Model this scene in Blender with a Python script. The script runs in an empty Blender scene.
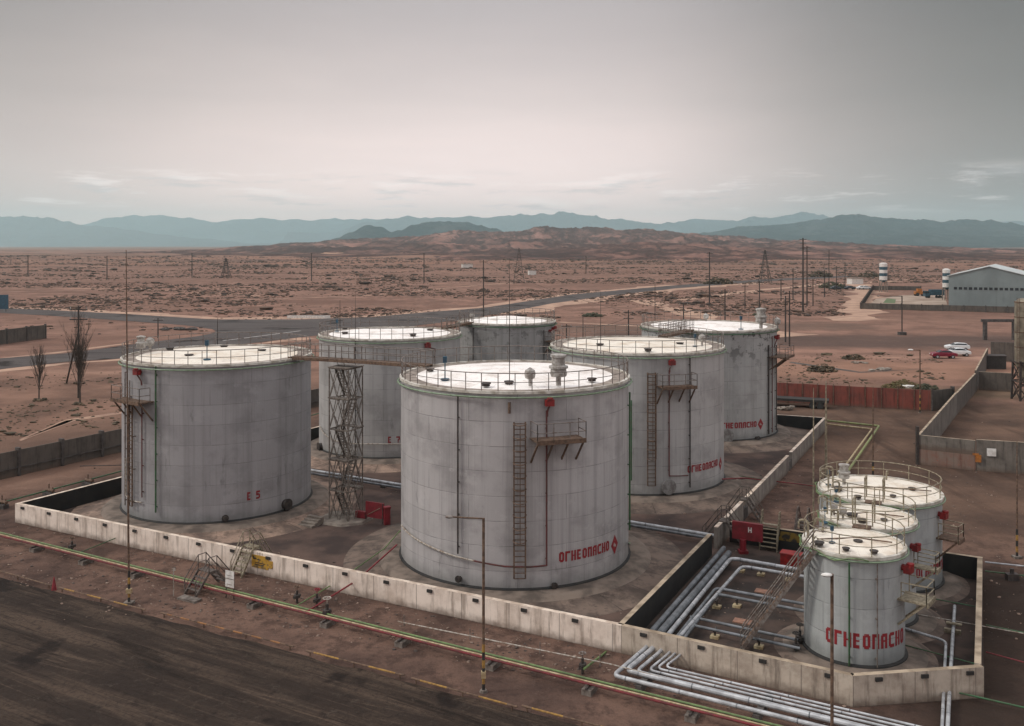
EXPO = 0.1; SUN = 1.5; SKY = 0.865; HAZE_D = 8.5e-5; HAZE_C = (.67,.95,1.0)
import bpy, math, random
from mathutils import Vector, noise
random.seed(11)
S = bpy.context.scene
COL = S.collection
H, F, HY = 20.5, 935.0, 245.0        # camera height (m), focal length and horizon row of the photograph (px)
R_ = math.radians
PI = math.pi
E1 = Vector((0.884, -0.467, 0)); E2 = Vector((0.456, 0.89, 0))   # the two axes the yard is laid out on

def G(px, py, z=0.0):
    "point at height z seen at pixel px, py"
    y = F * (H - z) / (py - HY)
    return Vector(((px - 512) / F * y, y, z))
def AT(px, y, z=0.0):
    return Vector(((px - 512) / F * y, y, z))

# ---------------------------------------------------------------- mesh builder
class MB:
    def __init__(s): s.v = []; s.f = []; s.m = []; s.uv = {}
    def add(s, vs, fs, mat=0, uvs=None):
        b = len(s.v); s.v.extend([tuple(v) for v in vs])
        for i, f in enumerate(fs):
            if uvs: s.uv[len(s.f)] = uvs[i]
            s.f.append([b + k for k in f]); s.m.append(mat)
        return s
    def obox(s, o, a, b, c, mat=0):
        o, a, b, c = map(Vector, (o, a, b, c))
        vs = [o, o+a, o+a+b, o+b, o+c, o+a+c, o+a+b+c, o+b+c]
        if a.cross(b).dot(c) < 0: vs = vs[4:] + vs[:4]
        return s.add(vs, [(3,2,1,0),(4,5,6,7),(0,1,5,4),(1,2,6,5),(2,3,7,6),(3,0,4,7)], mat)
    def box(s, c, size, rz=0, mat=0):
        ca, sa = math.cos(rz), math.sin(rz)
        a = Vector((ca, sa, 0)) * size[0]; b = Vector((-sa, ca, 0)) * size[1]; d = Vector((0, 0, size[2]))
        return s.obox(Vector(c) - a/2 - b/2 - d/2, a, b, d, mat)
    def bar(s, p, q, w, h=None, mat=0):
        "square bar from p to q"
        p, q = Vector(p), Vector(q); h = h or w
        d = (q - p)
        if d.length < 1e-6: return s
        n = d.normalized(); up = Vector((0,0,1)) if abs(n.z) < .99 else Vector((0,1,0))
        a = n.cross(up).normalized() * w; b = a.cross(n).normalized() * h
        return s.obox(p - a/2 - b/2, a, b, d, mat)
    def tube(s, pts, r, n=8, mat=0, closed=False, caps=True, rr=None):
        pts = [Vector(p) for p in pts]; k = len(pts); vs = []
        for i, p in enumerate(pts):
            if closed: t = (pts[(i+1) % k] - pts[i-1])
            else: t = (pts[min(i+1, k-1)] - pts[max(i-1, 0)])
            if t.length < 1e-9: t = Vector((0,0,1))
            t.normalize()
            up = Vector((0,0,1)) if abs(t.z) < .9 else Vector((1,0,0))
            a = t.cross(up).normalized(); b = a.cross(t)
            sc = 1.0
            if 0 < i < k-1 or closed:
                d1 = (pts[i] - pts[i-1]); d2 = (pts[(i+1) % k] - pts[i])
                if d1.length > 1e-9 and d2.length > 1e-9:
                    cosv = max(-1, min(1, d1.normalized().dot(d2.normalized()))); sc = 1 / max(.5, math.sqrt((1 + cosv) / 2))
            ri = rr[i] if rr else r
            for j in range(n):
                an = 2*PI*j/n; vs.append(p + (a*math.cos(an)*(sc if abs(t.z) < .9 else 1) + b*math.sin(an)) * ri)
        fs = []
        for i in range(k if closed else k-1):
            i2 = (i+1) % k
            for j in range(n):
                j2 = (j+1) % n; fs.append((i*n+j, i*n+j2, i2*n+j2, i2*n+j))
        if not closed and caps:
            fs.append(tuple(range(n-1, -1, -1))); fs.append(tuple((k-1)*n + j for j in range(n)))
        return s.add(vs, fs, mat)
    def lathe(s, prof, c=(0,0,0), n=48, mat=0, a0=0.0, a1=2*PI, cap_top=False, cap_bot=False):
        "prof: list of (r, z)"
        full = abs(a1 - a0 - 2*PI) < 1e-6; cols = n if full else n+1; c = Vector(c); vs = []
        for (r, z) in prof:
            for j in range(cols):
                t = a0 + (a1-a0)*j/n; vs.append(c + Vector((r*math.sin(t), -r*math.cos(t), z)))
        fs = []
        for i in range(len(prof)-1):
            for j in range(n):
                j2 = (j+1) % cols; fs.append((i*cols+j, i*cols+j2, (i+1)*cols+j2, (i+1)*cols+j))
        if cap_top: fs.append(tuple((len(prof)-1)*cols + j for j in range(cols)))
        if cap_bot: fs.append(tuple(range(cols-1, -1, -1)))
        return s.add(vs, fs, mat)
    def ball(s, c, r, sq=(1,1,1), seg=8, rings=5, mat=0, jit=0):
        c = Vector(c); vs = [c + Vector((0,0,-r*sq[2]))]; fs = []
        for i in range(1, rings):
            p = -PI/2 + PI*i/rings
            for j in range(seg):
                a = 2*PI*j/seg; q = 1 + (random.uniform(-jit, jit) if jit else 0)
                vs.append(c + Vector((r*sq[0]*math.cos(p)*math.cos(a)*q, r*sq[1]*math.cos(p)*math.sin(a)*q, r*sq[2]*math.sin(p)*q)))
        vs.append(c + Vector((0,0,r*sq[2])))
        for j in range(seg): fs.append((0, 1+(j+1) % seg, 1+j))
        for i in range(rings-2):
            for j in range(seg):
                a = 1+i*seg+j; b = 1+i*seg+(j+1) % seg; fs.append((a, b, b+seg, a+seg))
        L = len(vs)-1
        for j in range(seg): fs.append((L-seg+j, L-seg+(j+1) % seg, L))
        return s.add(vs, fs, mat)

ORG = {}
def build(mb, name, mats, parent=None, org=None, smooth=False, local=False, autos=None):
    "link the collected shapes as one mesh object; world coordinates in, origin at org"
    if not isinstance(mats, (list, tuple)): mats = [mats]
    o_ = Vector(org) if org is not None else (ORG[parent.name] if parent is not None else Vector((0,0,0)))
    sub = Vector((0,0,0)) if local else o_
    me = bpy.data.meshes.new(name)
    me.from_pydata([tuple(Vector(v) - sub) for v in mb.v], [], mb.f)
    for m in mats: me.materials.append(m)
    if len(mats) > 1: me.polygons.foreach_set('material_index', mb.m)
    if mb.uv:
        lay = me.uv_layers.new(name='UVMap')
        for p in me.polygons:
            u = mb.uv.get(p.index)
            if u:
                for li, c in zip(p.loop_indices, u): lay.data[li].uv = c
    me.update()
    if smooth:
        for p in me.polygons: p.use_smooth = True
        try: me.set_sharp_from_angle(angle=R_(autos or 35))
        except Exception: pass
    o = bpy.data.objects.new(name, me); COL.objects.link(o)
    if parent is not None:
        o.parent = parent; o.location = o_ - ORG[parent.name]
    else: o.location = o_
    ORG[o.name] = o_.copy()
    return o
def tag(o, label=None, cat=None, group=None, kind=None):
    if label: o['label'] = label
    if cat: o['category'] = cat
    if group: o['group'] = group
    if kind: o['kind'] = kind
    return o
def empty(name, loc, label=None, cat=None, group=None):
    o = bpy.data.objects.new(name, None); COL.objects.link(o); o.location = loc; o.empty_display_size = .3
    ORG[o.name] = Vector(loc)
    return tag(o, label, cat, group)
def copy_tree(src, loc, rz=0, label=None, scale=None, group=None):
    r = src.copy(); COL.objects.link(r); r.location = loc; r.rotation_euler = (0, 0, rz)
    if scale: r.scale = (scale,)*3 if not isinstance(scale, (tuple, list)) else scale
    if label: r['label'] = label
    if group: r['group'] = group
    for ch in list(src.children):
        c = ch.copy(); COL.objects.link(c); c.parent = r
        for g in ch.children:
            d = g.copy(); COL.objects.link(d); d.parent = c
    return r

# ---------------------------------------------------------------- materials
def nt(name):
    m = bpy.data.materials.new(name); m.use_nodes = True
    t = m.node_tree; t.nodes.clear()
    out = t.nodes.new('ShaderNodeOutputMaterial'); bs = t.nodes.new('ShaderNodeBsdfPrincipled')
    t.links.new(bs.outputs[0], out.inputs[0])
    return m, t, bs
class N:
    "small helper round a node tree"
    def __init__(s, t): s.t = t
    def new(s, k, **kw):
        n = s.t.nodes.new(k)
        for a, b in kw.items(): setattr(n, a, b)
        return n
    def lk(s, a, b): s.t.links.new(a, b)
    def coord(s, kind='Object'): return s.new('ShaderNodeTexCoord').outputs[kind]
    def mapping(s, v, scale=(1,1,1), loc=(0,0,0), rot=(0,0,0)):
        m = s.new('ShaderNodeMapping'); s.lk(v, m.inputs['Vector'])
        m.inputs['Scale'].default_value = scale; m.inputs['Location'].default_value = loc; m.inputs['Rotation'].default_value = rot
        return m.outputs[0]
    def noise(s, v, scale, detail=4, rough=.55, dist=0.0):
        n = s.new('ShaderNodeTexNoise'); s.lk(v, n.inputs['Vector'])
        n.inputs['Scale'].default_value = scale; n.inputs['Detail'].default_value = detail; n.inputs['Roughness'].default_value = rough
        n.inputs['Distortion'].default_value = dist
        return n.outputs['Fac']
    def ramp(s, f, lo, hi, a=0.0, b=1.0):
        n = s.new('ShaderNodeMapRange', interpolation_type='SMOOTHSTEP'); s.put(f, n.inputs['Value'])
        n.inputs['From Min'].default_value = lo; n.inputs['From Max'].default_value = hi
        n.inputs['To Min'].default_value = a; n.inputs['To Max'].default_value = b
        return n.outputs['Result']
    def put(s, x, inp):
        if isinstance(x, (int, float)): inp.default_value = x
        elif isinstance(x, (tuple, list)): inp.default_value = (*x, 1) if len(x) == 3 and inp.type == 'RGBA' else x
        else: s.lk(x, inp)
    def math(s, op, a, b=0.0, c=None):
        n = s.new('ShaderNodeMath', operation=op); s.put(a, n.inputs[0]); s.put(b, n.inputs[1])
        if c is not None: s.put(c, n.inputs[2])
        return n.outputs[0]
    def mix(s, f, a, b, mode='MIX'):
        n = s.new('ShaderNodeMix', data_type='RGBA', blend_type=mode)
        s.put(f, n.inputs['Factor']); s.put(a, n.inputs['A'] if False else n.inputs[6]); s.put(b, n.inputs[7])
        return n.outputs[2]
    def bump(s, h, strength=.4, dist=.02):
        n = s.new('ShaderNodeBump'); s.lk(h, n.inputs['Height']); n.inputs['Strength'].default_value = strength; n.inputs['Distance'].default_value = dist
        return n.outputs[0]

def simple(name, c1, c2=None, scale=3.0, rough=.7, metal=0.0, bump=0.0, lo=.35, hi=.65, detail=5, sp=None, stretch=(1,1,1)):
    m, t, b = nt(name); n = N(t)
    c2 = c2 or tuple(x*.7 for x in c1)
    v = n.mapping(n.coord(), scale=stretch)
    f = n.noise(v, scale, detail)
    n.lk(n.mix(n.ramp(f, lo, hi), c1, c2), b.inputs['Base Color'])
    b.inputs['Roughness'].default_value = rough; b.inputs['Metallic'].default_value = metal
    if sp is not None: b.inputs['Specular IOR Level'].default_value = sp
    if bump:
        n.lk(n.bump(n.noise(v, scale*4, 5), bump), b.inputs['Normal'])
    return m

def shell_mat(name, base, dirt, rust=.25, flake=0.0, seed=0.0):
    "painted steel plate with courses, streaks and stains on UV = metres round and up"
    m, t, b = nt(name); n = N(t)
    uv = n.coord('UV'); uvs = n.mapping(uv, loc=(seed*7.3, seed*3.1, 0))
    br = n.new('ShaderNodeTexBrick', offset=.5, squash=1.0); n.lk(uvs, br.inputs['Vector'])
    br.inputs['Scale'].default_value = 1.0; br.inputs['Mortar Size'].default_value = .028; br.inputs['Mortar Smooth'].default_value = .6
    br.inputs['Brick Width'].default_value = 5.9; br.inputs['Row Height'].default_value = 1.45
    br.inputs['Color1'].default_value = (.44,.44,.44,1); br.inputs['Color2'].default_value = (.56,.56,.56,1); br.inputs['Mortar'].default_value = (0,0,0,1); br.inputs['Bias'].default_value = 0
    col = n.mix(n.ramp(br.outputs['Color'], .42, .58), tuple(c*.94 for c in base), tuple(c*1.05 for c in base))
    # vertical plate strips, each with its own tone
    st = n.noise(n.mapping(uvs, scale=(1.6, .035, 1)), 1.0, 4, .65)
    col = n.mix(n.ramp(st, .44, .68, 0, .50), col, dirt)
    st2 = n.noise(n.mapping(uvs, scale=(6.5, .12, 1)), 1.0, 3, .6)
    col = n.mix(n.ramp(st2, .55, .72, 0, .28), col, tuple(c*.8 for c in dirt))
    blot = n.noise(uvs, .32, 6, .62)
    col = n.mix(n.ramp(blot, .46, .66, 0, .55), col, tuple(c*.95 for c in dirt))
    # seams
    col = n.mix(n.math('MULTIPLY', br.outputs['Fac'], n.ramp(n.noise(uvs, .8, 4, .6), .4, .62, .04, .5)), col, (.12,.12,.12))
    dr_ = n.noise(n.mapping(uvs, scale=(1.1, .22, 1), loc=(1,5,0)), 1.0, 9, .75)
    col = n.mix(n.ramp(dr_, .58, .70, 0, .55), col, tuple(c*.62 for c in dirt))
    pt = n.noise(n.mapping(uvs, loc=(5,1,0)), .55, 9, .72)
    col = n.mix(n.ramp(pt, .58, .62, 0, .30), col, tuple(min(.7, c*1.2) for c in base))
    # rust runs
    rn = n.noise(n.mapping(uvs, scale=(4.0, .25, 1), loc=(3,9,0)), 1.0, 6, .7)
    col = n.mix(n.ramp(rn, .64, .78, 0, rust), col, (.12,.06,.035))
    if flake:
        sep = n.new('ShaderNodeSeparateXYZ'); n.lk(uv, sep.inputs[0])
        hi = n.ramp(sep.outputs['Y'], 6.0, 11.0)
        fk = n.noise(n.mapping(uvs, loc=(11,2,0)), .9, 8, .7)
        msk = n.math('MULTIPLY', n.ramp(fk, .53, .58), hi)
        col = n.mix(n.math('MULTIPLY', msk, flake), col, (.07,.07,.07))
    # damp foot
    sep2 = n.new('ShaderNodeSeparateXYZ'); n.lk(uv, sep2.inputs[0])
    foot = n.math('ADD', sep2.outputs['Y'], n.math('MULTIPLY', n.noise(uvs, 1.2, 5), 1.2))
    col = n.mix(n.ramp(foot, .5, 1.5, .45, 0), col, (.16,.165,.155))
    n.lk(col, b.inputs['Base Color'])
    b.inputs['Roughness'].default_value = .62; b.inputs['Specular IOR Level'].default_value = .3
    hh = n.math('ADD', n.math('MULTIPLY', br.outputs['Fac'], -.3), n.math('MULTIPLY', n.noise(uvs, .55, 3), 1.6))
    n.lk(n.bump(hh, .55, .05), b.inputs['Normal'])
    return m

def wall_mat(name, base, stain, amount=.7, rust=.3, scale=1.0):
    m, t, b = nt(name); n = N(t)
    uv = n.coord('UV')
    a = n.noise(uv, .55*scale, 7, .65)
    col = n.mix(n.ramp(a, .38, .72, 0, amount), base, stain)
    st = n.noise(n.mapping(uv, scale=(2.4, .22, 1)), 1.0, 6, .7)
    col = n.mix(n.ramp(st, .48, .66, 0, .75), col, tuple(c*.6 for c in stain))
    sep = n.new('ShaderNodeSeparateXYZ'); n.lk(uv, sep.inputs[0])
    foot = n.math('ADD', sep.outputs['Y'], n.math('MULTIPLY', n.noise(uv, 1.7, 5), .9))
    col = n.mix(n.ramp(foot, .35, .95, .75, 0), col, (.11,.075,.055))
    ru = n.noise(n.mapping(uv, scale=(3.0, .5, 1), loc=(4,4,0)), 1.0, 6, .7)
    col = n.mix(n.ramp(ru, .62, .75, 0, rust), col, (.22,.1,.05))
    br = n.new('ShaderNodeTexBrick', offset=0.0); n.lk(uv, br.inputs['Vector'])
    br.inputs['Scale'].default_value = 1; br.inputs['Brick Width'].default_value = 2.95; br.inputs['Row Height'].default_value = 9
    br.inputs['Mortar Size'].default_value = .03; br.inputs['Mortar Smooth'].default_value = .5
    col = n.mix(n.math('MULTIPLY', br.outputs['Fac'], .6), col, (.1,.08,.07))
    n.lk(col, b.inputs['Base Color']); b.inputs['Roughness'].default_value = .9
    n.lk(n.bump(n.math('SUBTRACT', n.noise(uv, 7, 6), br.outputs['Fac']), .5, .02), b.inputs['Normal'])
    return m

M = {}
M['rim'] = simple('rim_paint', (.62,.60,.55), (.30,.27,.22), 1.6, .7, bump=.2)
M['ring'] = simple('rim_walk', (.17,.14,.12), (.34,.29,.25), 1.3, .9, bump=.3)
M['steel'] = simple('dark_steel', (.075,.062,.055), (.035,.03,.03), 4, .6, .3)
M['rusty'] = simple('rusty_steel', (.17,.11,.075), (.08,.05,.035), 5, .85, .1, .2)
M['beige'] = simple('beige_paint', (.30,.265,.19), (.15,.12,.08), 6, .7, 0, .1)
M['brownsteel'] = simple('brown_steel', (.13,.11,.095), (.06,.045,.04), 5, .75)
M['rail'] = simple('rail_paint', (.20,.18,.165), (.10,.07,.055), 5, .65)
M['railw'] = simple('rail_pale_paint', (.42,.40,.36), (.2,.15,.11), 5, .65)
M['towersteel'] = simple('weathered_steel', (.20,.175,.15), (.10,.08,.068), 5, .8)
M['oxide'] = simple('oxide_red_paint', (.115,.026,.026), (.07,.03,.025), 2, .7)
M['chamber'] = simple('chamber_red', (.24,.014,.014), (.12,.012,.012), 3, .5)
M['red'] = simple('red_paint', (.36,.018,.015), (.20,.012,.012), 3, .5, 0, .05)
M['darkred'] = simple('dark_red_paint', (.22,.015,.025), (.13,.012,.016), 2, .5)
M['piperd'] = simple('pipe_red', (.17,.012,.018), (.09,.012,.014), 2, .55)
M['letter'] = simple('red_lettering', (.24,.012,.018), (.14,.02,.022), 8, .6)
M['green'] = simple('green_paint', (.135,.215,.075), (.085,.13,.05), 3, .5)
M['dgreen'] = simple('dark_green_paint', (.03,.11,.045), (.04,.07,.03), 3, .5)
M['palegreen'] = simple('pale_green_paint', (.22,.30,.21), (.14,.2,.12), 3, .6)
M['cream'] = simple('cream_pipe', (.50,.42,.26), (.30,.22,.12), 3, .6)
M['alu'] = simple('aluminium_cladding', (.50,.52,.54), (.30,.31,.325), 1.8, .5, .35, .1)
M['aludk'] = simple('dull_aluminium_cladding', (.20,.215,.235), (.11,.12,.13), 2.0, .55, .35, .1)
M['white'] = simple('white_paint', (.72,.72,.70), (.5,.48,.45), 3, .5)
M['black'] = simple('black_paint', (.018,.017,.016), (.03,.027,.025), 3, .7)
M['yellow'] = simple('yellow_paint', (.36,.21,.045), (.20,.11,.035), 5, .7)
M['fadedorange'] = simple('faded_orange_paint', (.30,.14,.05), (.17,.08,.035), 3, .8)
M['blue'] = simple('blue_paint', (.02,.08,.13), (.02,.05,.08), 3, .5)
M['conc'] = simple('concrete', (.27,.235,.2), (.15,.125,.105), 1.6, .92, 0, .4)
M['concdk'] = simple('dark_concrete', (.095,.085,.08), (.05,.043,.04), 2.2, .95, 0, .4)
M['block'] = simple('concrete_block', (.19,.165,.145), (.08,.065,.055), 3, .95, 0, .4)
M['bark'] = simple('bare_bark', (.085,.066,.053), (.05,.04,.033), 3, .95)
M['timber'] = simple('pole_timber', (.055,.045,.04), (.03,.025,.022), 2, .9)
M['glass'] = simple('dark_glass', (.02,.025,.03), (.03,.035,.04), 2, .12)
M['rubber'] = simple('tyre_rubber', (.02,.02,.02), (.03,.03,.03), 5, .85)
M['silo'] = simple('silo_metal', (.27,.24,.18), (.14,.12,.09), .8, .7, 0, .15)
M['roofing'] = simple('pale_roof_sheet', (.55,.60,.60), (.42,.46,.46), .3, .5)
M['hangar'] = simple('grey_cladding', (.19,.235,.24), (.15,.185,.19), .15, .6)
M['scrub'] = simple('dry_scrub', (.055,.045,.03), (.105,.075,.045), .8, .95)
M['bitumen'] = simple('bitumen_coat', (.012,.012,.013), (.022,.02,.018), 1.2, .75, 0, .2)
M['orange'] = simple('orange_paint', (.45,.17,.03), (.25,.09,.02), 2, .6)
def roof_mat(nm, c, d, lo):
    m, t, b = nt(nm); n = N(t); v = n.coord()
    a = n.noise(v, .45, 7, .65)
    col = n.mix(n.ramp(a, lo, lo+.25, 0, .75), c, d)
    s = n.noise(v, 2.6, 6, .7)
    col = n.mix(n.ramp(s, .56, .70, 0, .6), col, (.25,.17,.11))
    s2 = n.noise(n.mapping(v, loc=(3,8,0)), .9, 10, .75); col = n.mix(n.ramp(s2, .54, .64, 0, .5), col, (.46,.39,.34))
    sep = n.new('ShaderNodeSeparateXYZ'); n.lk(v, sep.inputs[0])
    ang = n.math('ARCTAN2', sep.outputs['X'], sep.outputs['Y'])
    sec = n.math('ABSOLUTE', n.math('SUBTRACT', n.math('FRACT', n.math('MULTIPLY', ang, 28/(2*PI))), .5))
    col = n.mix(n.ramp(sec, .47, .5, 0, .35), col, (.3,.25,.2))
    n.lk(col, b.inputs['Base Color']); b.inputs['Roughness'].default_value = .55
    n.lk(n.bump(n.noise(v, 1.1, 4), .35, .04), b.inputs['Normal'])
    return m
M['roof'] = roof_mat('white_roof', (.90,.87,.84), (.48,.40,.34), .47)
M['roof2'] = roof_mat('stained_roof', (.80,.75,.66), (.50,.38,.26), .44)
# ---------------------------------------------------------------- camera, light, sky, air
cam = bpy.data.cameras.new('camera'); co = bpy.data.objects.new('camera', cam); COL.objects.link(co)
co.location = (0, 0, H); co.rotation_euler = (R_(90), 0, 0)
cam.sensor_width = 36; cam.lens = F/1024*36; cam.shift_y = -(363-HY)/1024; cam.clip_start = .5; cam.clip_end = 60000
S.camera = co
S.view_settings.view_transform = 'Standard'; S.view_settings.look = 'None'; S.view_settings.gamma = 1; S.view_settings.exposure = EXPO
S.view_settings.use_curve_mapping = False
S.cycles.use_denoising = True; S.cycles.max_bounces = 5; S.cycles.diffuse_bounces = 3; S.cycles.volume_bounces = 1
S.cycles.glossy_bounces = 2; S.cycles.transmission_bounces = 2; S.cycles.caustics_reflective = False; S.cycles.caustics_refractive = False

SUN_AZ = R_(-97)      # azimuth from +Y (straight ahead), clockwise; the sun stands to the left
SUN_EL = R_(40)
sd = Vector((math.sin(SUN_AZ)*math.cos(SUN_EL), math.cos(SUN_AZ)*math.cos(SUN_EL), math.sin(SUN_EL)))
sl = bpy.data.lights.new('sun', 'SUN'); sl.energy = SUN; sl.angle = R_(11); sl.color = (1, .93, .84)
so = bpy.data.objects.new('sun', sl); COL.objects.link(so); so.rotation_euler = (-sd).to_track_quat('-Z', 'Y').to_euler(); so.location = sd*100

W = bpy.data.worlds.new('World'); S.world = W; W.use_nodes = True
wt = W.node_tree; wt.nodes.clear(); n = N(wt)
wo = n.new('ShaderNodeOutputWorld'); bg = n.new('ShaderNodeBackground'); n.lk(bg.outputs[0], wo.inputs[0]); bg.inputs['Strength'].default_value = .1
sky = n.new('ShaderNodeTexSky', sky_type='NISHITA'); sky.sun_disc = False; sky.sun_elevation = SUN_EL; sky.sun_rotation = SUN_AZ
sky.dust_density = 4; sky.air_density = 1.0; sky.ozone_density = 1
tc = n.coord('Generated'); sep = n.new('ShaderNodeSeparateXYZ'); n.lk(tc, sep.inputs[0])
cr = n.new('ShaderNodeValToRGB'); n.lk(sep.outputs['Z'], cr.inputs[0]); e = cr.color_ramp; e.interpolation = 'B_SPLINE'
stops = [(0.0, (2.5,1.74,1.58)), (.05, (1.82,1.42,1.33)), (.10, (1.40,1.12,1.07)), (.15, (1.04,.865,.825)), (.25, (.56,.485,.49)), (.5, (.62,.59,.60)), (1.0, (2.05,1.96,1.98))]
e.elements[0].position = 0; e.elements[0].color = (*stops[0][1], 1); e.elements[1].position = 1; e.elements[1].color = (*stops[-1][1], 1)
for p, c in stops[1:-1]:
    q = e.elements.new(p); q.color = (*c, 1)
for q in e.elements: q.color = tuple(x/3 for x in q.color[:3])+(1,)
v = n.mapping(tc, scale=(1.6, 1.6, 9)); cl = n.noise(v, 1.6, 7, .6, .3)
veil = n.mix(n.ramp(cl, .3, .75), (.96,.96,.965), (1.04,1.035,1.03))
cov = n.mix(1.0, cr.outputs[0], veil, 'MULTIPLY'); cov = n.mix(1.0, cov, (3, 3, 3), 'MULTIPLY')
sr = n.new('ShaderNodeValToRGB'); n.lk(n.ramp(sep.outputs['X'], -1, 1), sr.inputs[0]); n.t.links.remove(sr.inputs[0].links[0])
mr = n.new('ShaderNodeMapRange'); n.lk(sep.outputs['X'], mr.inputs['Value']); mr.inputs['From Min'].default_value = -1; mr.inputs['From Max'].default_value = 1; n.lk(mr.outputs[0], sr.inputs[0])
e = sr.color_ramp; e.interpolation = 'B_SPLINE'; e.elements[0].position = 0; e.elements[0].color = (.75,.75,.75,1); e.elements[1].position = 1; e.elements[1].color = (.5,.5,.5,1)
for p_, c_ in ((.24, (.40,.385,.37)), (.34, (.83,.815,.80)), (.46, (1,1,1)), (.57, (.96,.96,.96)), (.655, (.42,.42,.41)), (.77, (.08,.082,.070))):
    q = e.elements.new(p_); q.color = (*c_, 1)
front = n.ramp(sep.outputs['Y'], .55, .82)
class _o: outputs = [n.mix(front, (.92,.92,.92), sr.outputs[0])]
sd2 = _o
cov = n.mix(1.0, cov, sd2.outputs[0], 'MULTIPLY')
# low cloud streaks just above the mountains
v2 = n.mapping(tc, scale=(4.5, 4.5, 34), loc=(.4, .2, .3)); c2 = n.noise(v2, 2.6, 7, .62, .2)
band = n.math('MULTIPLY', n.ramp(sep.outputs['Z'], .028, .042), n.ramp(sep.outputs['Z'], .062, .085, 1, 0))
cov = n.mix(n.math('MULTIPLY', n.math('MULTIPLY', n.ramp(c2, .52, .66), band), .42), cov, (1.95,1.72,1.66))
v3 = n.mapping(tc, scale=(4.5, 4.5, 34), loc=(.4, .2, .55)); c3 = n.noise(v3, 2.6, 7, .62, .2)
cov = n.mix(n.math('MULTIPLY', n.math('MULTIPLY', n.ramp(c3, .52, .68), band), .45), cov, (.80,.74,.75))
ten = n.mix(1.0, cov, (10*SKY, 10*SKY, 10*SKY), 'MULTIPLY')
hs = n.new('ShaderNodeHueSaturation'); n.lk(sky.outputs[0], hs.inputs['Color']); hs.inputs['Saturation'].default_value = .25
n.lk(n.mix(.93, hs.outputs[0], ten), bg.inputs['Color'])

def link_node_mix(*a): pass

# ---------------------------------------------------------------- ground
def fbm(x, y, o=5, h=.9): return noise.fractal(Vector((x, y, 0)), h, 2.1, o)
def ground_z(x, y):
    k = max(0, min(1, (y-620)/900)) if y > 0 else max(0, min(1, (-y-400)/900))
    k = max(k, max(0, min(1, (abs(x)-900)/900)))
    return (fbm(x/420, y/420, 5)*5.0 + 2.0)*k
def axis(lo, hi, near, grow=1.13, step=6):
    a = [0.0]; s_ = step
    while a[-1] < hi:
        a.append(a[-1]+s_)
        if a[-1] > near: s_ *= grow
    b = [0.0]; s_ = step
    while b[-1] > lo:
        b.append(b[-1]-s_)
        if b[-1] < -near: s_ *= grow
    return sorted(set(a+b))
xs = axis(-16500, 16500, 300, 1.07, 12); ys = axis(-1500, 17300, 300, 1.05, 12)
xs[0] = -16500; xs[-1] = 16500; ys[-1] = 17300; ys[0] = -1500
g = MB(); vs = [(x, y, ground_z(x, y)) for y in ys for x in xs]; nx = len(xs)
g.add(vs, [(j*nx+i, j*nx+i+1, (j+1)*nx+i+1, (j+1)*nx+i) for j in range(len(ys)-1) for i in range(nx-1)])

m, t, b = nt('desert_ground'); n = N(t); P = n.coord('Object')
big = n.noise(P, .012, 7, .62); mid = n.noise(P, .09, 7, .65); fine = n.noise(P, .7, 10, .74); grit = n.noise(P, 5, 8, .78)
def u_of(P, ax, off):
    d = n.new('ShaderNodeVectorMath', operation='DOT_PRODUCT'); n.lk(P, d.inputs[0]); d.inputs[1].default_value = ax
    return n.math('ADD', d.outputs['Value'], off)
sx = n.new('ShaderNodeSeparateXYZ'); n.lk(P, sx.inputs[0]); Y_ = sx.outputs['Y']; X_ = sx.outputs['X']
desert = n.mix(n.ramp(mid, .35, .66), (.305,.178,.135), (.155,.093,.073))
desert = n.mix(n.ramp(big, .44, .64, 0, .65), desert, (.18,.105,.08))
scr = n.noise(n.mapping(P, scale=(1, .7, 1)), .28, 9, .85)
desert = n.mix(n.math('MULTIPLY', n.ramp(scr, .50, .60, 0, .85), n.ramp(Y_, 150, 330)), desert, (.085,.055,.042))
farcol = n.mix(n.ramp(n.noise(n.mapping(P, scale=(.25, 1, 1)), .008, 7, .65), .4, .62), (.30,.155,.105), (.125,.073,.055))
desert = n.mix(n.ramp(Y_, 500, 1300, 0, .75), desert, farcol)
bands = n.noise(n.mapping(P, scale=(.35, 1, 1)), .02, 7, .68)
desert = n.mix(n.ramp(bands, .50, .64, 0, .75), desert, (.14,.080,.062))
pale = n.noise(n.mapping(P, scale=(.3, 1, 1), loc=(50,9,0)), .035, 7, .7)
desert = n.mix(n.ramp(pale, .57, .68, 0, .6), desert, (.46,.29,.215))
nearleft = n.mix(n.ramp(mid, .38, .66), (.19,.115,.082), (.11,.068,.05))
dl = n.math('MULTIPLY', n.ramp(Y_, 120, 190, 1, 0), n.ramp(X_, 25, 50, 1, 0))
desert = n.mix(n.math('MULTIPLY', dl, .6), desert, nearleft)
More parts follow.
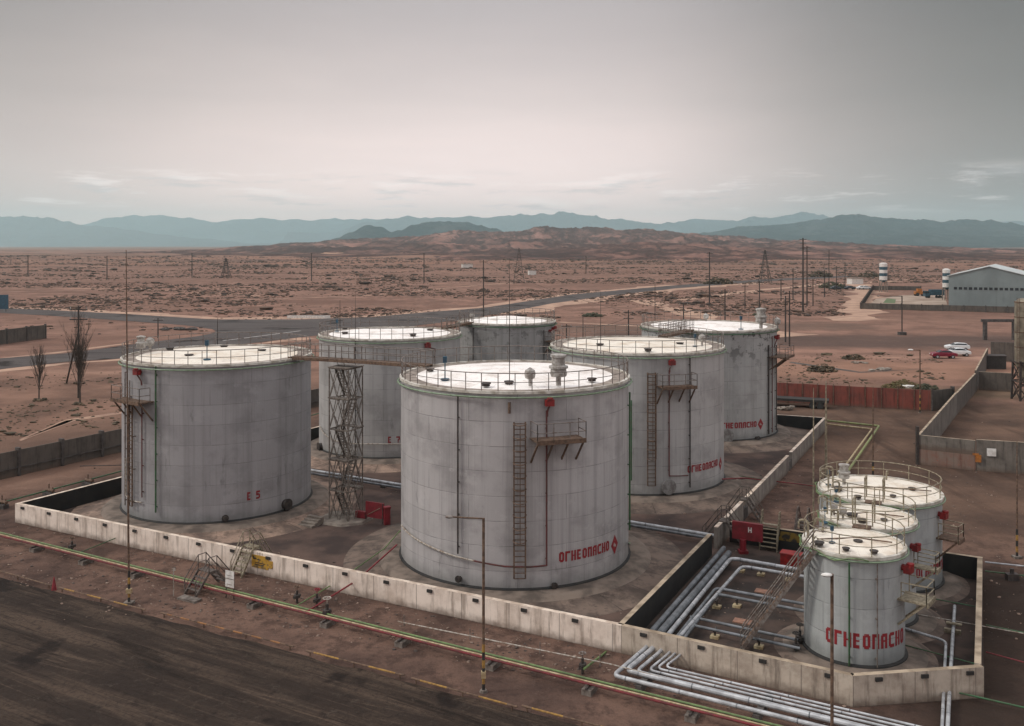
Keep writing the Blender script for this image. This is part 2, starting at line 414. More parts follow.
# yard: trodden red-brown dirt, darker towards the front and the right
yard = n.mix(n.ramp(mid, .38, .62), (.165,.103,.079), (.080,.052,.043))
yard = n.mix(n.ramp(fine, .46, .60, 0, .7), yard, (.05,.033,.028))
yright = n.mix(n.ramp(mid, .35, .65), (.15,.095,.069), (.075,.050,.039))
yright = n.mix(n.ramp(n.noise(n.mapping(P, rot=(0,0,.5), scale=(.5,.05,1)), 1.0, 5, .6), .5, .68, 0, .6), yright, (.05,.033,.027))
wr = n.math('MULTIPLY', n.ramp(X_, 24, 34), n.ramp(Y_, 56, 74))
yard = n.mix(wr, yard, yright)
uu = u_of(P, tuple(E1), 0.0); vv = u_of(P, tuple(E2), 0.0)
jit = n.math('MULTIPLY', n.math('SUBTRACT', n.noise(P, .12, 5, .6), .5), 9.0)
vj = n.math('ADD', vv, jit)
ymask = n.math('MULTIPLY', n.ramp(n.math('ADD', uu, jit), -76, -70), n.ramp(vj, 133, 141, 1, 0))
col = n.mix(ymask, desert, yard)
# dark oily lots on the right, tracks, and a corner with painted shade
def lot(cx, cy, hx, hy, rot, soft, colr, amt, jamp=6.0):
    global col
    p2 = n.mapping(P, loc=(-cx, -cy, 0)); dd = Vector((math.cos(rot), math.sin(rot), 0)); ee = Vector((-math.sin(rot), math.cos(rot), 0))
    j = n.math('MULTIPLY', n.math('SUBTRACT', n.noise(P, .07, 6, .65), .5), jamp)
    a = n.math('ADD', n.math('ABSOLUTE', u_of(p2, tuple(dd), 0.0)), j); c_ = n.math('ADD', n.math('ABSOLUTE', u_of(p2, tuple(ee), 0.0)), j)
    k = n.math('MULTIPLY', n.ramp(a, hx-soft, hx+soft, 1, 0), n.ramp(c_, hy-soft, hy+soft, 1, 0))
    col = n.mix(n.math('MULTIPLY', k, amt), col, colr)
lot(80, 200, 62, 14, R_(-4), 6, (.085,.060,.052), .85, 18)
lot(40, 232, 50, 10, R_(6), 4, (.13,.088,.07), .7, 12)
lot(70, 152, 40, 11, R_(-8), 5, (.30,.17,.115), .5, 12)
lot(35, 42, 15, 13, R_(-28), 2, (.030,.022,.018), .85, 4)  # not a lot: shade of the bottom-right corner painted into the ground colour
lot(72, 128, 22, 5, R_(-10), 3, (.075,.065,.04), .6, 8)
lot(-33, 112, 30, 12, R_(60), 5, (.10,.065,.05), .5, 9)
col = n.mix(n.ramp(grit, .50, .72, 0, .6), col, (.04,.028,.023))
spk = n.noise(n.mapping(P, loc=(9,4,0)), 3.2, 8, .8)
col = n.mix(n.ramp(spk, .60, .72, 0, .45), col, (.30,.20,.15))
col = n.mix(n.math('MULTIPLY', n.ramp(fine, .55, .8, 0, .4), n.ramp(Y_, 110, 150)), col, (.50,.31,.22))
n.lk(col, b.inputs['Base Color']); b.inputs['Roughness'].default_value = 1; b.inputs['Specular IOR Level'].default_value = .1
n.lk(n.bump(n.math('ADD', n.math('MULTIPLY', mid, 4.0), fine), .7, .25), b.inputs['Normal'])
tag(build(g, 'ground', m, smooth=True), kind='structure')

def sheet(name, pts, mat, z, kind='structure', org=None, zf=None):
    "flat polygon on the ground from ground points"
    me = bpy.data.meshes.new(name); import bmesh
    bm = bmesh.new(); vs = [bm.verts.new((p[0], p[1], z)) for p in pts]; f = bm.faces.new(vs)
    bmesh.ops.triangulate(bm, faces=[f], ngon_method='EAR_CLIP')
    bmesh.ops.recalc_face_normals(bm, faces=bm.faces)
    for f in bm.faces:
        if f.normal.z < 0: f.normal_flip()
    bm.to_mesh(me); bm.free(); me.materials.append(mat)
    o = bpy.data.objects.new(name, me); COL.objects.link(o); ORG[o.name] = Vector((0,0,0)); return tag(o, kind=kind)

def road_mat(nm, c1, c2, c3, ax, sc=1.0, rough_=False):
    m, t, b = nt(nm); n = N(t); P = n.coord('Object')
    a = n.noise(P, .25*sc, 7, .65); rot = math.atan2(ax[1], ax[0]); Q = n.mapping(P, rot=(0,0,-rot))
    st = n.noise(n.mapping(Q, scale=(.05, .75, 1)), 1.0*sc, 6, .7)
    col = n.mix(n.ramp(a, .35, .68), c1, c2)
    col = n.mix(n.ramp(st, .46, .66, 0, .75), col, c3)
    st3 = n.noise(n.mapping(n.mapping(Q, rot=(0,0,.12), loc=(20,3,0)), scale=(.06, .6, 1)), 1.0*sc, 7, .7)
    col = n.mix(n.ramp(st3, .54, .66, 0, .8), col, tuple(c*.38 for c in c1))
    if rough_:
        for (rt_, sy, lo, hi, cc, am) in ((.05, 3.2, .55, .66, c3, .6), (-.10, 2.2, .57, .66, tuple(c*1.25 for c in c3), .5), (.02, 4.5, .55, .65, tuple(c*.3 for c in c1), .7), (.22, 2.8, .60, .68, tuple(c*.4 for c in c1), .6)):
            f_ = n.noise(n.mapping(n.mapping(Q, rot=(0,0,rt_)), scale=(.11, sy, 1), loc=(sy*3, rt_*50, 0)), 1.0, 7, .72)
            col = n.mix(n.ramp(f_, lo, hi, 0, am), col, cc)
        gv = n.noise(P, 1.6, 10, .8); col = n.mix(n.ramp(gv, .54, .64, 0, .6), col, (.085,.066,.053))
        gv = n.noise(n.mapping(P, loc=(7,7,0)), 1.1, 10, .8); col = n.mix(n.ramp(gv, .54, .64, 0, .7), col, (.014,.011,.010))
    gr = n.noise(P, 4, 9, .8); col = n.mix(n.ramp(gr, .48, .62, 0, .6), col, tuple(c*.45 for c in c2))
    ol = n.noise(P, .22*sc, 5, .6); col = n.mix(n.ramp(ol, .58, .66, 0, .8), col, (.012,.009,.008))
    n.lk(col, b.inputs['Base Color']); b.inputs['Roughness'].default_value = .92; b.inputs['Specular IOR Level'].default_value = .15
    n.lk(n.bump(n.math('ADD', n.noise(P, 3.0, 9, .8), n.math('MULTIPLY', n.noise(n.mapping(Q, scale=(.15, 2.2, 1)), 1.0, 6, .7), 1.5)), .9, .09), b.inputs['Normal'])
    return m
M['lot'] = road_mat('oily_lot', (.031,.0225,.0185), (.043,.031,.0245), (.100,.071,.053), E1, 1.0, True)
M['asphalt'] = road_mat('old_asphalt', (.085,.073,.071), (.105,.092,.088), (.062,.054,.053), (1, .1), .35)
# foreground lot: straight run of its edge along the barrier rails
edge = []
e0, e1 = G(-60, 562), G(640, 742)
for k in range(81):
    p = e0.lerp(e1, k/80); edge.append(p + E2*fbm(p.x*.5, 7.1, 5)*.22)
edge += [Vector((60, 2, 0)), Vector((60, -60, 0)), Vector((-120, -60, 0)), Vector((-90, 50, 0))]
sheet('foreground_lot', edge, M['lot'], .008)
px_top = [(-60,305.6),(0,308),(66,311),(133,314.5),(212,319.5),(300,319.5),(373,317),(430,312),(483,308),(572,294.5),(672,285.6),(760,279.5),(850,275.5)]
px_bot = [(850,277),(760,281.8),(680,288),(606,296),(552,303.5),(503,313),(460,320),(400,328),(309,336.5),(228,346),(120,358.7),(66,362),(0,369.5),(-80,379)]
px_isl = [(-80,367),(0,358.5),(66,353.5),(133,344.5),(200,336),(212,333.5),(216,331.3),(212,329.2),(186,325.5),(126,321),(66,316.8),(0,313),(-60,311)]
sheet('road', [G(*p) for p in px_top+px_bot+px_isl], M['asphalt'], .05)
# worn white edge line on the junction
ln = MB(); a_, b_ = G(222, 341), G(300, 331)
d_ = (b_-a_).normalized().cross(Vector((0,0,1)))*.35
ln.add([a_+Vector((0,0,.06)), b_+Vector((0,0,.06)), b_+d_+Vector((0,0,.06)), a_+d_+Vector((0,0,.06))], [(0,1,2,3)])
tag(build(ln, 'road_marking', M['white']), kind='structure')
# sandy shoulders of the road
M['sand'] = simple('sand', (.43,.28,.20), (.29,.18,.13), .2, 1.0, 0, .3)
def ribbon(name, pts, w, mat, z, jit=0):
    pts = [G(*p) for p in pts]; vs = []; dense = []
    for i in range(len(pts)-1):
        for k in range(8): dense.append(pts[i].lerp(pts[i+1], k/8))
    dense.append(pts[-1])
    for i, p in enumerate(dense):
        t_ = (dense[min(i+1, len(dense)-1)] - dense[max(i-1, 0)]).normalized(); nn = Vector((-t_.y, t_.x, 0))
        ww = w*(1 + jit*fbm(p.x*.06, p.y*.06, 4)); vs += [p - nn*ww*.5 + Vector((0,0,z)), p + nn*ww*.5 + Vector((0,0,z))]
    mb = MB(); mb.add(vs, [(2*i, 2*i+1, 2*i+3, 2*i+2) if 0 else (2*i+1, 2*i, 2*i+2, 2*i+3) for i in range(len(dense)-1)])
    return tag(build(mb, name, mat), kind='structure')
ribbon('road_shoulder', [(-60,304.5),(66,310),(133,313.6),(212,318.4),(300,318.6),(373,316),(430,311.2),(483,307),(572,293.8),(672,285)], 7, M['sand'], .03, 1.2)
ribbon('road_shoulder', [(503,314.5),(552,305),(606,297.4),(680,289),(760,282.6)], 9, M['sand'], .03, 1.2)
ribbon('road_shoulder', [(-60,378.5),(0,371),(66,363.5),(120,360),(228,347.5),(309,338)], 3.0, M['sand'], .03, 1.2)
ribbon('dirt_track', [(640,300),(700,316),(745,330),(800,336)], 8, M['sand'], .02, 1.3)
ribbon('dirt_track', [(680,300),(760,290),(830,284),(900,281)], 7, M['sand'], .02, 1.3)
ribbon('dirt_track', [(845,321),(862,314),(858,306),(866,292),(858,284)], 10, M['sand'], .02, 1.3)
ribbon('dirt_track', [(-20,269),(200,267),(420,271),(640,268),(860,270)], 9, M['concdk'], .35, 1.3)

# ---------------------------------------------------------------- hills and mountains
def interp(pr, x):
    if x <= pr[0][0]: return pr[0][1]
    for (a, ya), (b_, yb) in zip(pr, pr[1:]):
        if x <= b_:
            t_ = (x-a)/(b_-a); t_ = t_*t_*(3-2*t_); return ya + (yb-ya)*t_
    return pr[-1][1]
def ridged(x, y, o=5):
    s_, a, f_ = 0, .5, 1
    for i in range(o):
        k = 1-abs(noise.noise(Vector((x*f_, y*f_, i*3.7))))*2; s_ += a*k*k*(1 if k > 0 else -1); a *= .5; f_ *= 2.07
    return s_
def massif(name, prof, y0, yr, y1, nu, nv, mat, rscale, ramp_=.5, rough=.3, u0=-.66, u1=.66, seed=0.0, foot=1.2, jag=2.2):
    "a range whose crest stands at distance yr; real relief from y0 to y1"
    vs = []
    for j in range(nv+1):
        y = y0 + (y1-y0)*j/nv
        for i in range(nu+1):
            u = u0 + (u1-u0)*i/nu; x = u*yr*(.35+.65*y/yr)
            px = 512 + F*x/yr
            hc = max(0.0, H + (HY - interp(prof, px))*yr/F)*(1.075 if name in ('hills', 'foothills') else 1.0)
            q = (y-y0)/(yr-y0) if y < yr else (y1-y)/(y1-yr)
            q = max(0, min(1, q)); base = q**foot
            rr = ridged((x+seed)/rscale, (y+seed)/rscale)
            mod = 1 - rough*(1-rr)*(.35+.65*(1-q)) if q < .97 else 1 - rough*.18*(1-rr)
            z = hc*base*max(.05, mod) + (rr-.4)*hc*.16*q*(1-q*.7)
            z += hc*q*(.085*fbm((x+seed)/(rscale*.35), (y+seed)/(rscale*.35), 4) + jag*.05*(ridged(x/(rscale*.16)+seed, y/(rscale*.16), 3)-.4))
            vs.append((x, y, z-1.0 - (2.0 if q <= 0 else 0)))
    k = nu+1; mb = MB(); mb.add(vs, [(j*k+i, j*k+i+1, (j+1)*k+i+1, (j+1)*k+i) for j in range(nv) for i in range(nu)])
    return tag(build(mb, name, mat, smooth=True, autos=180), kind='structure')
def hill_mat(nm, c1, c2, c3, s, cuts=()):
    m, t, b = nt(nm); n = N(t); P = n.coord('Object')
    a = n.noise(P, s, 8, .65)
    rf = n.math('MINIMUM', n.math('ABSOLUTE', n.math('SUBTRACT', n.noise(n.mapping(P, scale=(1, .5, 1)), s*.8, 7, .62, .6), .5)), n.math('ABSOLUTE', n.math('SUBTRACT', n.noise(n.mapping(P, scale=(1, .6, 1), loc=(999,77,0)), s*1.7, 7, .62, .5), .5)))
    col = n.mix(n.ramp(a, .36, .64), c1, c2)
    col = n.mix(n.ramp(rf, .0, .075, .85, 0), col, c3)
    w = n.noise(P, s*.35, 6, .6, .4); col = n.mix(n.ramp(w, .48, .62, 0, .55), col, c3)
    for (cx, cy, rx, ry) in cuts:
        q = n.mapping(P, loc=(-cx, -cy, 0)); q = n.mapping(q, scale=(1/rx, 1/ry, 0)); ln_ = n.new('ShaderNodeVectorMath', operation='LENGTH'); n.lk(q, ln_.inputs[0])
        d = n.math('ADD', ln_.outputs['Value'], n.math('MULTIPLY', n.math('SUBTRACT', n.noise(P, .02, 6, .7), .5), 2.4))
        col = n.mix(n.ramp(d, .75, 1.1, .9, 0), col, (.62,.40,.29))
    n.lk(col, b.inputs['Base Color']); b.inputs['Roughness'].default_value = 1; b.inputs['Specular IOR Level'].default_value = 0
    n.lk(n.bump(n.math('ADD', n.math('MULTIPLY', rf, 3.0), n.noise(P, s*2.2, 10, .72)), 1.0, .16/s), b.inputs['Normal'])
    return m
M['hill'] = hill_mat('hill_soil', (.42,.235,.19), (.20,.115,.098), (.075,.050,.047), .0055, [(402,1900,32,95),(428,1960,20,60),(196,1760,22,45),(240,1780,14,30),(648,1800,34,40),(760,1900,28,40),(-330,1700,25,40)])
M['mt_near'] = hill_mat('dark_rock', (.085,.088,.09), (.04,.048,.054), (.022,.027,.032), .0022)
M['mt_far'] = hill_mat('haze_tinted_rock', (.22,.26,.29), (.15,.18,.20), (.19,.215,.235), .001)  # paler and bluer than bare rock; part of the haze is painted in
hp = [(-260,252),(0,251),(100,250.5),(170,250.8),(240,248.0),(300,242.6),(345,239),(400,236),(460,230.5),(500,231.3),(547,226.8),(575,228.6),(602,228),(625,229.6),(642,229),(665,231.8),(687,233),(705,234),(737,236.2),(765,238.4),(792,239.2),(830,241.8),(862,243.6),(905,245),(937,246.2),(950,250),(1024,252.5),(1300,255)]
massif('hills', hp, 1350, 3100, 4600, 620, 210, M['hill'], 300, rough=1.15, foot=1.0, jag=3.2)
fp = [(-300,254),(0,254.5),(150,256),(300,253.5),(380,252),(420,253.5),(480,251),(520,247.5),(560,248),(610,244),(650,242),(700,243),(740,246.5),(800,249),(850,251),(880,248.5),(905,248.5),(940,252.5),(1024,255),(1300,256)]
massif('foothills', fp, 930, 1700, 2400, 420, 110, M['hill'], 190, rough=1.15, foot=1.1, seed=91, jag=3.2)
massif('mountain_range', [(300,252),(318,246),(335,238),(350,231),(367,224),(380,227),(392,232),(400,230),(412,224),(425,221.2),(445,220.6),(465,221),(480,223.5),(492,226),(508,231),(530,240),(560,252)], 5400, 6600, 7600, 260, 90, M['mt_near'], 900, rough=.4, u0=-.24, u1=.08, seed=5)
massif('mountain_range', [(640,250),(670,240),(707,231),(747,224.6),(770,225.2),(792,223.2),(822,218.6),(842,212.6),(858,213.5),(872,215.6),(912,218.2),(940,219.2),(965,217.6),(992,217.6),(1005,221),(1024,226),(1080,222),(1200,226),(1400,232)], 5600, 8200, 10000, 420, 130, M['mt_near'], 1300, rough=.55, u0=.1, u1=.8, seed=17)
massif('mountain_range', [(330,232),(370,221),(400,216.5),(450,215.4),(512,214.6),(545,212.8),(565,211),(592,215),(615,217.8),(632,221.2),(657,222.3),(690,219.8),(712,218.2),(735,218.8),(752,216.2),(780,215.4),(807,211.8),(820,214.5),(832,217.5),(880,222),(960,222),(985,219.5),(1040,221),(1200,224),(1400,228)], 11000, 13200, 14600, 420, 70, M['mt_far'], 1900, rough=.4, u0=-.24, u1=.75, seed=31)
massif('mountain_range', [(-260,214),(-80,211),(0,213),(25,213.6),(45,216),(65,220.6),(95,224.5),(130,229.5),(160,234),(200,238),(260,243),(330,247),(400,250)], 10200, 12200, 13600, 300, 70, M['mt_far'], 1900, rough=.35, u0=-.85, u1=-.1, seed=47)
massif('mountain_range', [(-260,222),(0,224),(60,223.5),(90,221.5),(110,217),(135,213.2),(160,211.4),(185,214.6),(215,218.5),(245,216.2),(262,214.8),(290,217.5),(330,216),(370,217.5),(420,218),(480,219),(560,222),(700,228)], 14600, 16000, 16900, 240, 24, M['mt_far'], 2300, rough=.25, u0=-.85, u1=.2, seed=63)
# pale cuttings in the foothills
M['scar'] = simple('pale_sand_cutting', (.80,.55,.40), (.42,.26,.18), .03, 1, 0, .4)

# air
hz = MB(); hz.box((0, 8300, 330), (34000, 20400, 670))
mh = bpy.data.materials.new('haze_air'); mh.use_nodes = True; th = mh.node_tree; th.nodes.clear()
ho = th.nodes.new('ShaderNodeOutputMaterial'); pv = th.nodes.new('ShaderNodeVolumePrincipled'); th.links.new(pv.outputs[0], ho.inputs['Volume'])
pv.inputs['Color'].default_value = (*HAZE_C, 1); pv.inputs['Density'].default_value = HAZE_D; pv.inputs['Anisotropy'].default_value = .45
if HAZE_D > 0: tag(build(hz, 'haze', mh), kind='stuff')

# ---------------------------------------------------------------- scrub
def in_poly(p, poly):
    c = False; j = len(poly)-1
    for i in range(len(poly)):
        if (poly[i].y > p.y) != (poly[j].y > p.y) and p.x < (poly[j].x-poly[i].x)*(p.y-poly[i].y)/(poly[j].y-poly[i].y)+poly[i].x: c = not c
        j = i
    return c
ROADPOLY = [G(*p) for p in px_top+px_bot+px_isl]
def bush_into(mb, p, r):
    k = random.choice((3, 4, 5))
    for q in range(k):
        o = Vector((random.gauss(0, r*.55), random.gauss(0, r*.4), 0)); rr = r*random.uniform(.35, .75)
        mb.ball(p + o + Vector((0,0,rr*.3)), rr, (1.15, .95, .62), 5, 4, jit=.35)
M['scrubm'] = simple('dry_scrub_far', (.042,.028,.021), (.12,.075,.052), .35, .95, lo=.42, hi=.6, detail=8)
sc = MB(); rnd = random.Random(5); cnt = 0
while cnt < 36000:
    y = 165*math.exp(rnd.random()**.8*math.log(1400/165.0)); x = rnd.uniform(-.64, .64)*y
    p = Vector((x, y, 0)); px = 512+F*x/y; py = HY+F*H/y
    d = fbm(x*.011, y*.014, 4)
    if d < .0 + .42*(rnd.random()-.5): continue
    if fbm(x*.05+9, y*.05, 3) < -.15 and rnd.random() < .7: continue
    if in_poly(p, ROADPOLY): continue
    if px > 560 and py > 316: continue
    if px > 845 and py > 283: continue
    if py > 322 and px > 210: continue
    if py > 312 and px < 210 and rnd.random() < .95: continue
    p.z = ground_z(x, y); s_ = min(1.1, .15*math.exp(rnd.gauss(0, .6)))*(1 + y/520)*(2.4 if rnd.random() < .015 else 1)
    sc.ball(p + Vector((0,0,s_*.15)), s_, (1.25, 1.0, .5), 5, 3, jit=.45)
    if y < 420 and rnd.random() < .6:
        sc.ball(p + Vector((rnd.uniform(-1.3,1.3)*s_, rnd.uniform(-.9,.9)*s_, s_*.12)), s_*rnd.uniform(.4,.8), (1.2, 1.0, .55), 5, 3, jit=.45)
    cnt += 1
tag(build(sc, 'desert_scrub', M['scrubm']), kind='stuff')
# dead grass tufts and stones on the near sand at left and beyond the red fence
tf = MB(); cnt = 0
while cnt < 900:
    if rnd.random() < .55: px, py = rnd.uniform(-20, 122), rnd.uniform(372, 455)
    else: px, py = rnd.uniform(780, 945), rnd.uniform(354, 384)
    p = G(px, py); 
    if fbm(p.x*.06, p.y*.06, 3) < -.05: continue
    s_ = .10*math.exp(rnd.gauss(0, .6)); tf.ball(p+Vector((0,0,s_*.2)), s_, (1.4,1,.5), 5, 3, jit=.5); cnt += 1
tag(build(tf, 'ground_litter', M['scrub']), kind='stuff')
gv = MB(); rnd = random.Random(21)
for k in range(3600):
    q = rnd.random()
    if q < .5: px, py = rnd.uniform(-30, 860), 0; py = 548 + (px/860)*150 + rnd.uniform(-26, 34)
    elif q < .8: px, py = rnd.uniform(60, 800), rnd.uniform(455, 620)
    else: px, py = rnd.uniform(760, 1040), rnd.uniform(420, 640)
    p = G(px, py); s_ = min(.085, .028*math.exp(rnd.gauss(0, .65))); gv.ball(p+Vector((0,0,s_*.3)), s_, (1.3, 1, .7), 5, 3, jit=.35)
tag(build(gv, 'gravel', simple('gravel_stone', (.26,.19,.15), (.07,.055,.048), .9, .95, lo=.42, hi=.58)), kind='stuff')
for k_, pts in enumerate(([(130,343),(60,352),(-40,363)], [(230,300),(360,296),(480,285),(560,280)], [(0,292),(140,289),(260,296)], [(640,262),(760,268),(860,276),(960,284)], [(560,322),(640,326),(700,340)], [(790,362),(860,372),(930,368)], [(20,440),(70,420),(125,412)])):
    for o_ in (-.0, .55): ribbon('tyre_track', [(x, y+o_*((y-245)/100)) for x, y in pts], .35+.006*(400-pts[0][1])*0+ (935*20.5/(pts[0][1]-245))*.0022, M['sand'] if k_ not in (5,) else M['concdk'], .025, 1.5)
# ---------------------------------------------------------------- tanks
def fit(xl, xr, yt, yb, z0):
    a0 = math.atan((xl-512)/F); a1 = math.atan((xr-512)/F); al = (a1-a0)/2; be = (a1+a0)/2
    yf = F*(H-z0)/(yb-HY); k = math.sin(al)/math.cos(be); D = yf/(1-k); r = D*k
    return Vector((D*math.tan(be), D, z0)), r, (H - (yt-HY)*yf/F) - z0      # centre, radius, height
def rounded_(pts, r):
    out = [pts[0]]
    for a, b, c in zip(pts, pts[1:], pts[2:]):
        d1 = (a-b); d2 = (c-b); q = min(r, d1.length*.45, d2.length*.45); s_, e_ = b+d1.normalized()*q, b+d2.normalized()*q
        for i in range(6):
            t_ = i/5; out.append(s_*(1-t_)**2 + b*2*t_*(1-t_) + e_*t_*t_)
    return out+[pts[-1]]
class Tank:
    def __init__(s, c, r, h, label, mat, group, cat='storage tank', name='storage_tank'):
        s.c, s.r, s.h = Vector(c), r, h
        s.root = empty(name, s.c, label, cat, group); s.mat = mat
    def hit(s, px, py):
        "(theta, z above base) where the ray through a pixel meets the shell"
        dx, dz = (px-512)/F, -(py-HY)/F
        A = dx*dx+1; B = -2*(dx*s.c.x+s.c.y); C = s.c.x**2+s.c.y**2-s.r**2
        q = max(0.0, B*B-4*A*C); t_ = (-B-math.sqrt(q))/(2*A)
        return math.atan2(t_*dx-s.c.x, -(t_-s.c.y)), H+dz*t_-s.c.z
    def P(s, th, z, dr=0.0): return s.c + Vector(((s.r+dr)*math.sin(th), -(s.r+dr)*math.cos(th), z))
    def basis(s, th): return Vector((math.sin(th), -math.cos(th), 0)), Vector((math.cos(th), math.sin(th), 0))
    def part(s, name, mb, mats, smooth=False, parent=None): return build(mb, name, mats, parent or s.root, smooth=smooth)
    def body(s, ringpipe='green', walk=.95, cone=.38, roof='roof', seg=72):
        r, h = s.r, s.h
        mb = MB(); n_ = seg; rows = [0, .03, h*.25, h*.5, h*.75, h]
        for i in range(len(rows)-1):
            for j in range(n_):
                t0, t1 = 2*PI*j/n_ - PI, 2*PI*(j+1)/n_ - PI; z0, z1 = rows[i], rows[i+1]
                mb.add([s.P(t0, z0), s.P(t1, z0), s.P(t1, z1), s.P(t0, z1)], [(0,1,2,3)], 0, [[(t0*r, z0), (t1*r, z0), (t1*r, z1), (t0*r, z1)]])
        me = s.part('shell', mb, s.mat)
        import bmesh
        bm = bmesh.new(); bm.from_mesh(me.data); bmesh.ops.remove_doubles(bm, verts=bm.verts, dist=.001)
        for f in bm.faces: f.smooth = True
        bm.to_mesh(me.data); bm.free()
        mb = MB(); c = s.c
        rr = r-walk
        mb.lathe([(rr+.02, h+.03), (rr*.66, h+.03+cone*.45), (rr*.33, h+.03+cone*.8), (.02, h+.03+cone)], c, 56)
        s.part('roof', mb, M[roof], smooth=True)
        mb = MB(); mb.lathe([(r-.01, h+.01), (rr-.05, h+.035)], c, 72); s.part('roof_edge', mb, M['ring'])
        mb = MB(); mb.lathe([(r+.004, h-.07), (r+.10, h-.07), (r+.10, h+.09), (r-.09, h+.09), (r-.09, h+.0)], c, 80); s.part('rim', mb, M['rim'])
        if ringpipe:
            mb = MB(); pts = [s.P(2*PI*k/72, h-.25, .2) for k in range(72)]; mb.tube(pts, .055, 6, closed=True)
            for k in range(36):
                mb.bar(s.P(2*PI*k/36, h-.25, .0), s.P(2*PI*k/36, h-.25, .3), .05)
            s.part('cooling_ring', mb, M['palegreen' if ringpipe != 'dark' else 'dgreen'])
        # foot flange coloured black, painting in the shadow gap under the shell
        mb = MB(); mb.lathe([(r+.14, .0), (r+.12, .05), (r+.004, .11)], c, 72); s.part('shadow_flange', mb, M['bitumen'])
    def railing(s, hgt=1.05, step=.98, mat='rail', skip=None, mid=(.5,), dr=-.03, posts=.028, top=.03):
        nn = max(8, int(2*PI*s.r/step)); mb = MB(); z = s.h+.08
        def ok(t_): return not skip or not any(a < ((t_+PI) % (2*PI))-PI < b for a, b in skip)
        for k in range(nn):
            t_ = 2*PI*k/nn
            if ok(t_): mb.tube([s.P(t_, z, dr), s.P(t_, z+hgt, dr)], posts, 5)
        for zz in (hgt,)+tuple(hgt*m_ for m_ in mid):
            for k in range(nn):
                a, b = 2*PI*k/nn, 2*PI*(k+1)/nn
                if ok(a) and ok(b): mb.tube([s.P(a, z+zz, dr), s.P((a+b)/2, z+zz, dr), s.P(b, z+zz, dr)], top if zz == hgt else top*.7, 5, caps=False)
        return s.part('railing', mb, M[mat])
    def vpipe(s, px, y0, y1, rad=.05, mat='dgreen', name='riser_pipe', dr=.14, clamps=True):
        th, z1 = s.hit(px, y0); _, z0 = s.hit(px, y1); mb = MB(); z0 = max(z0, .05)
        mb.tube([s.P(th, z0, dr), s.P(th, z1, dr)], rad, 7)
        if clamps:
            k = z0+.4
            while k < z1: mb.bar(s.P(th, k, -.02), s.P(th, k, dr), .07); k += 1.9
        return s.part(name, mb, M[mat])
    def hpipe(s, pts, rad=.05, mat='oxide', name='foam_line', dr=.16):
        "pipe hugging the shell through pixel points"
        hp_ = [s.hit(*p) for p in pts]; out = []
        for (a, za), (b, zb) in zip(hp_, hp_[1:]):
            k = max(2, int(abs(b-a)*s.r/.5))
            for i in range(k): out.append(s.P(a+(b-a)*i/k, za+(zb-za)*i/k, dr))
        out.append(s.P(hp_[-1][0], hp_[-1][1], dr)); mb = MB(); mb.tube(out, rad, 7)
        return s.part(name, mb, M[mat])
    def ladder(s, px, y0, y1, w=.62, cage=True, mat='rusty'):
        th, z1 = s.hit(px, y0); _, z0 = s.hit(px, y1); o, t_ = s.basis(th); mb = MB(); b0 = s.P(th, 0, .28); z0 = max(.3, z0)
        for q in (-w/2, w/2): mb.bar(b0+t_*q+Vector((0,0,z0)), b0+t_*q+Vector((0,0,z1)), .09)
        k = z0
        while k < z1: mb.bar(b0-t_*w/2+Vector((0,0,k)), b0+t_*w/2+Vector((0,0,k)), .045); k += .32
        if cage:
            k = z0+2.2; ring = []
            while k < z1+.01:
                pts = [b0+t_*(w/2+.06)*math.cos(a)+o*(.62*math.sin(a))+Vector((0,0,k)) for a in [PI*i/6 for i in range(7)]]
                mb.tube(pts, .032, 4, caps=False); ring.append(pts); k += .75
            for j in (1, 3, 5):
                for r0, r1 in zip(ring, ring[1:]): mb.bar(r0[j], r1[j], .045)
        k = z0+.3
        while k < z1:
            for q in (-w/2, w/2): mb.bar(s.P(th, k, 0)+t_*q, b0+t_*q+Vector((0,0,k)), .05)
            k += 2.4
        return s.part('ladder', mb, M[mat])
    def platform(s, pxa, pxb, y, depth=1.15, rail=1.1, drop=1.35, mat='rusty', railmat='rail', nb=4):
        (ta, za), (tb, zb) = s.hit(pxa, y), s.hit(pxb, y); th = (ta+tb)/2; w = abs(s.P(ta, 0)-s.P(tb, 0)).__abs__() if False else (s.P(ta,0)-s.P(tb,0)).length
        z = (za+zb)/2; o, t_ = s.basis(th); b0 = s.P(th, z, 0); sag = s.r-math.sqrt(max(.01, s.r**2-(w/2)**2)); mb = MB()
        i0, i1 = b0-o*(sag+.0), b0+o*depth
        mb.obox(i0-t_*w/2, t_*w, o*(depth+sag), Vector((0,0,.09)))
        mb.obox(i1-t_*w/2+o*.003-Vector((0,0,.10)), t_*w, o*.08, Vector((0,0,.26)))
        for k in range(nb):
            q = -w/2+.08+(w-.16)*k/(nb-1); mb.bar(b0+t_*q+o*(depth-.1), b0+t_*q-o*sag*.8-Vector((0,0,drop)), .09)
        s.part('platform', mb, M[mat])
        mb = MB(); cor = [b0-t_*w/2+o*.1, i1-t_*w/2, i1+t_*w/2, b0+t_*w/2+o*.1]
        for a, b in zip(cor, cor[1:]):
            k = max(1, int((b-a).length/.9))
            for i in range(k+1):
                p = a.lerp(b, i/k); mb.tube([p, p+Vector((0,0,rail))], .028, 5)
            for zz in (rail, rail*.52): mb.tube([a+Vector((0,0,zz)), b+Vector((0,0,zz))], .028, 5)
        s.part('platform_railing', mb, M[railmat])
        return th, z
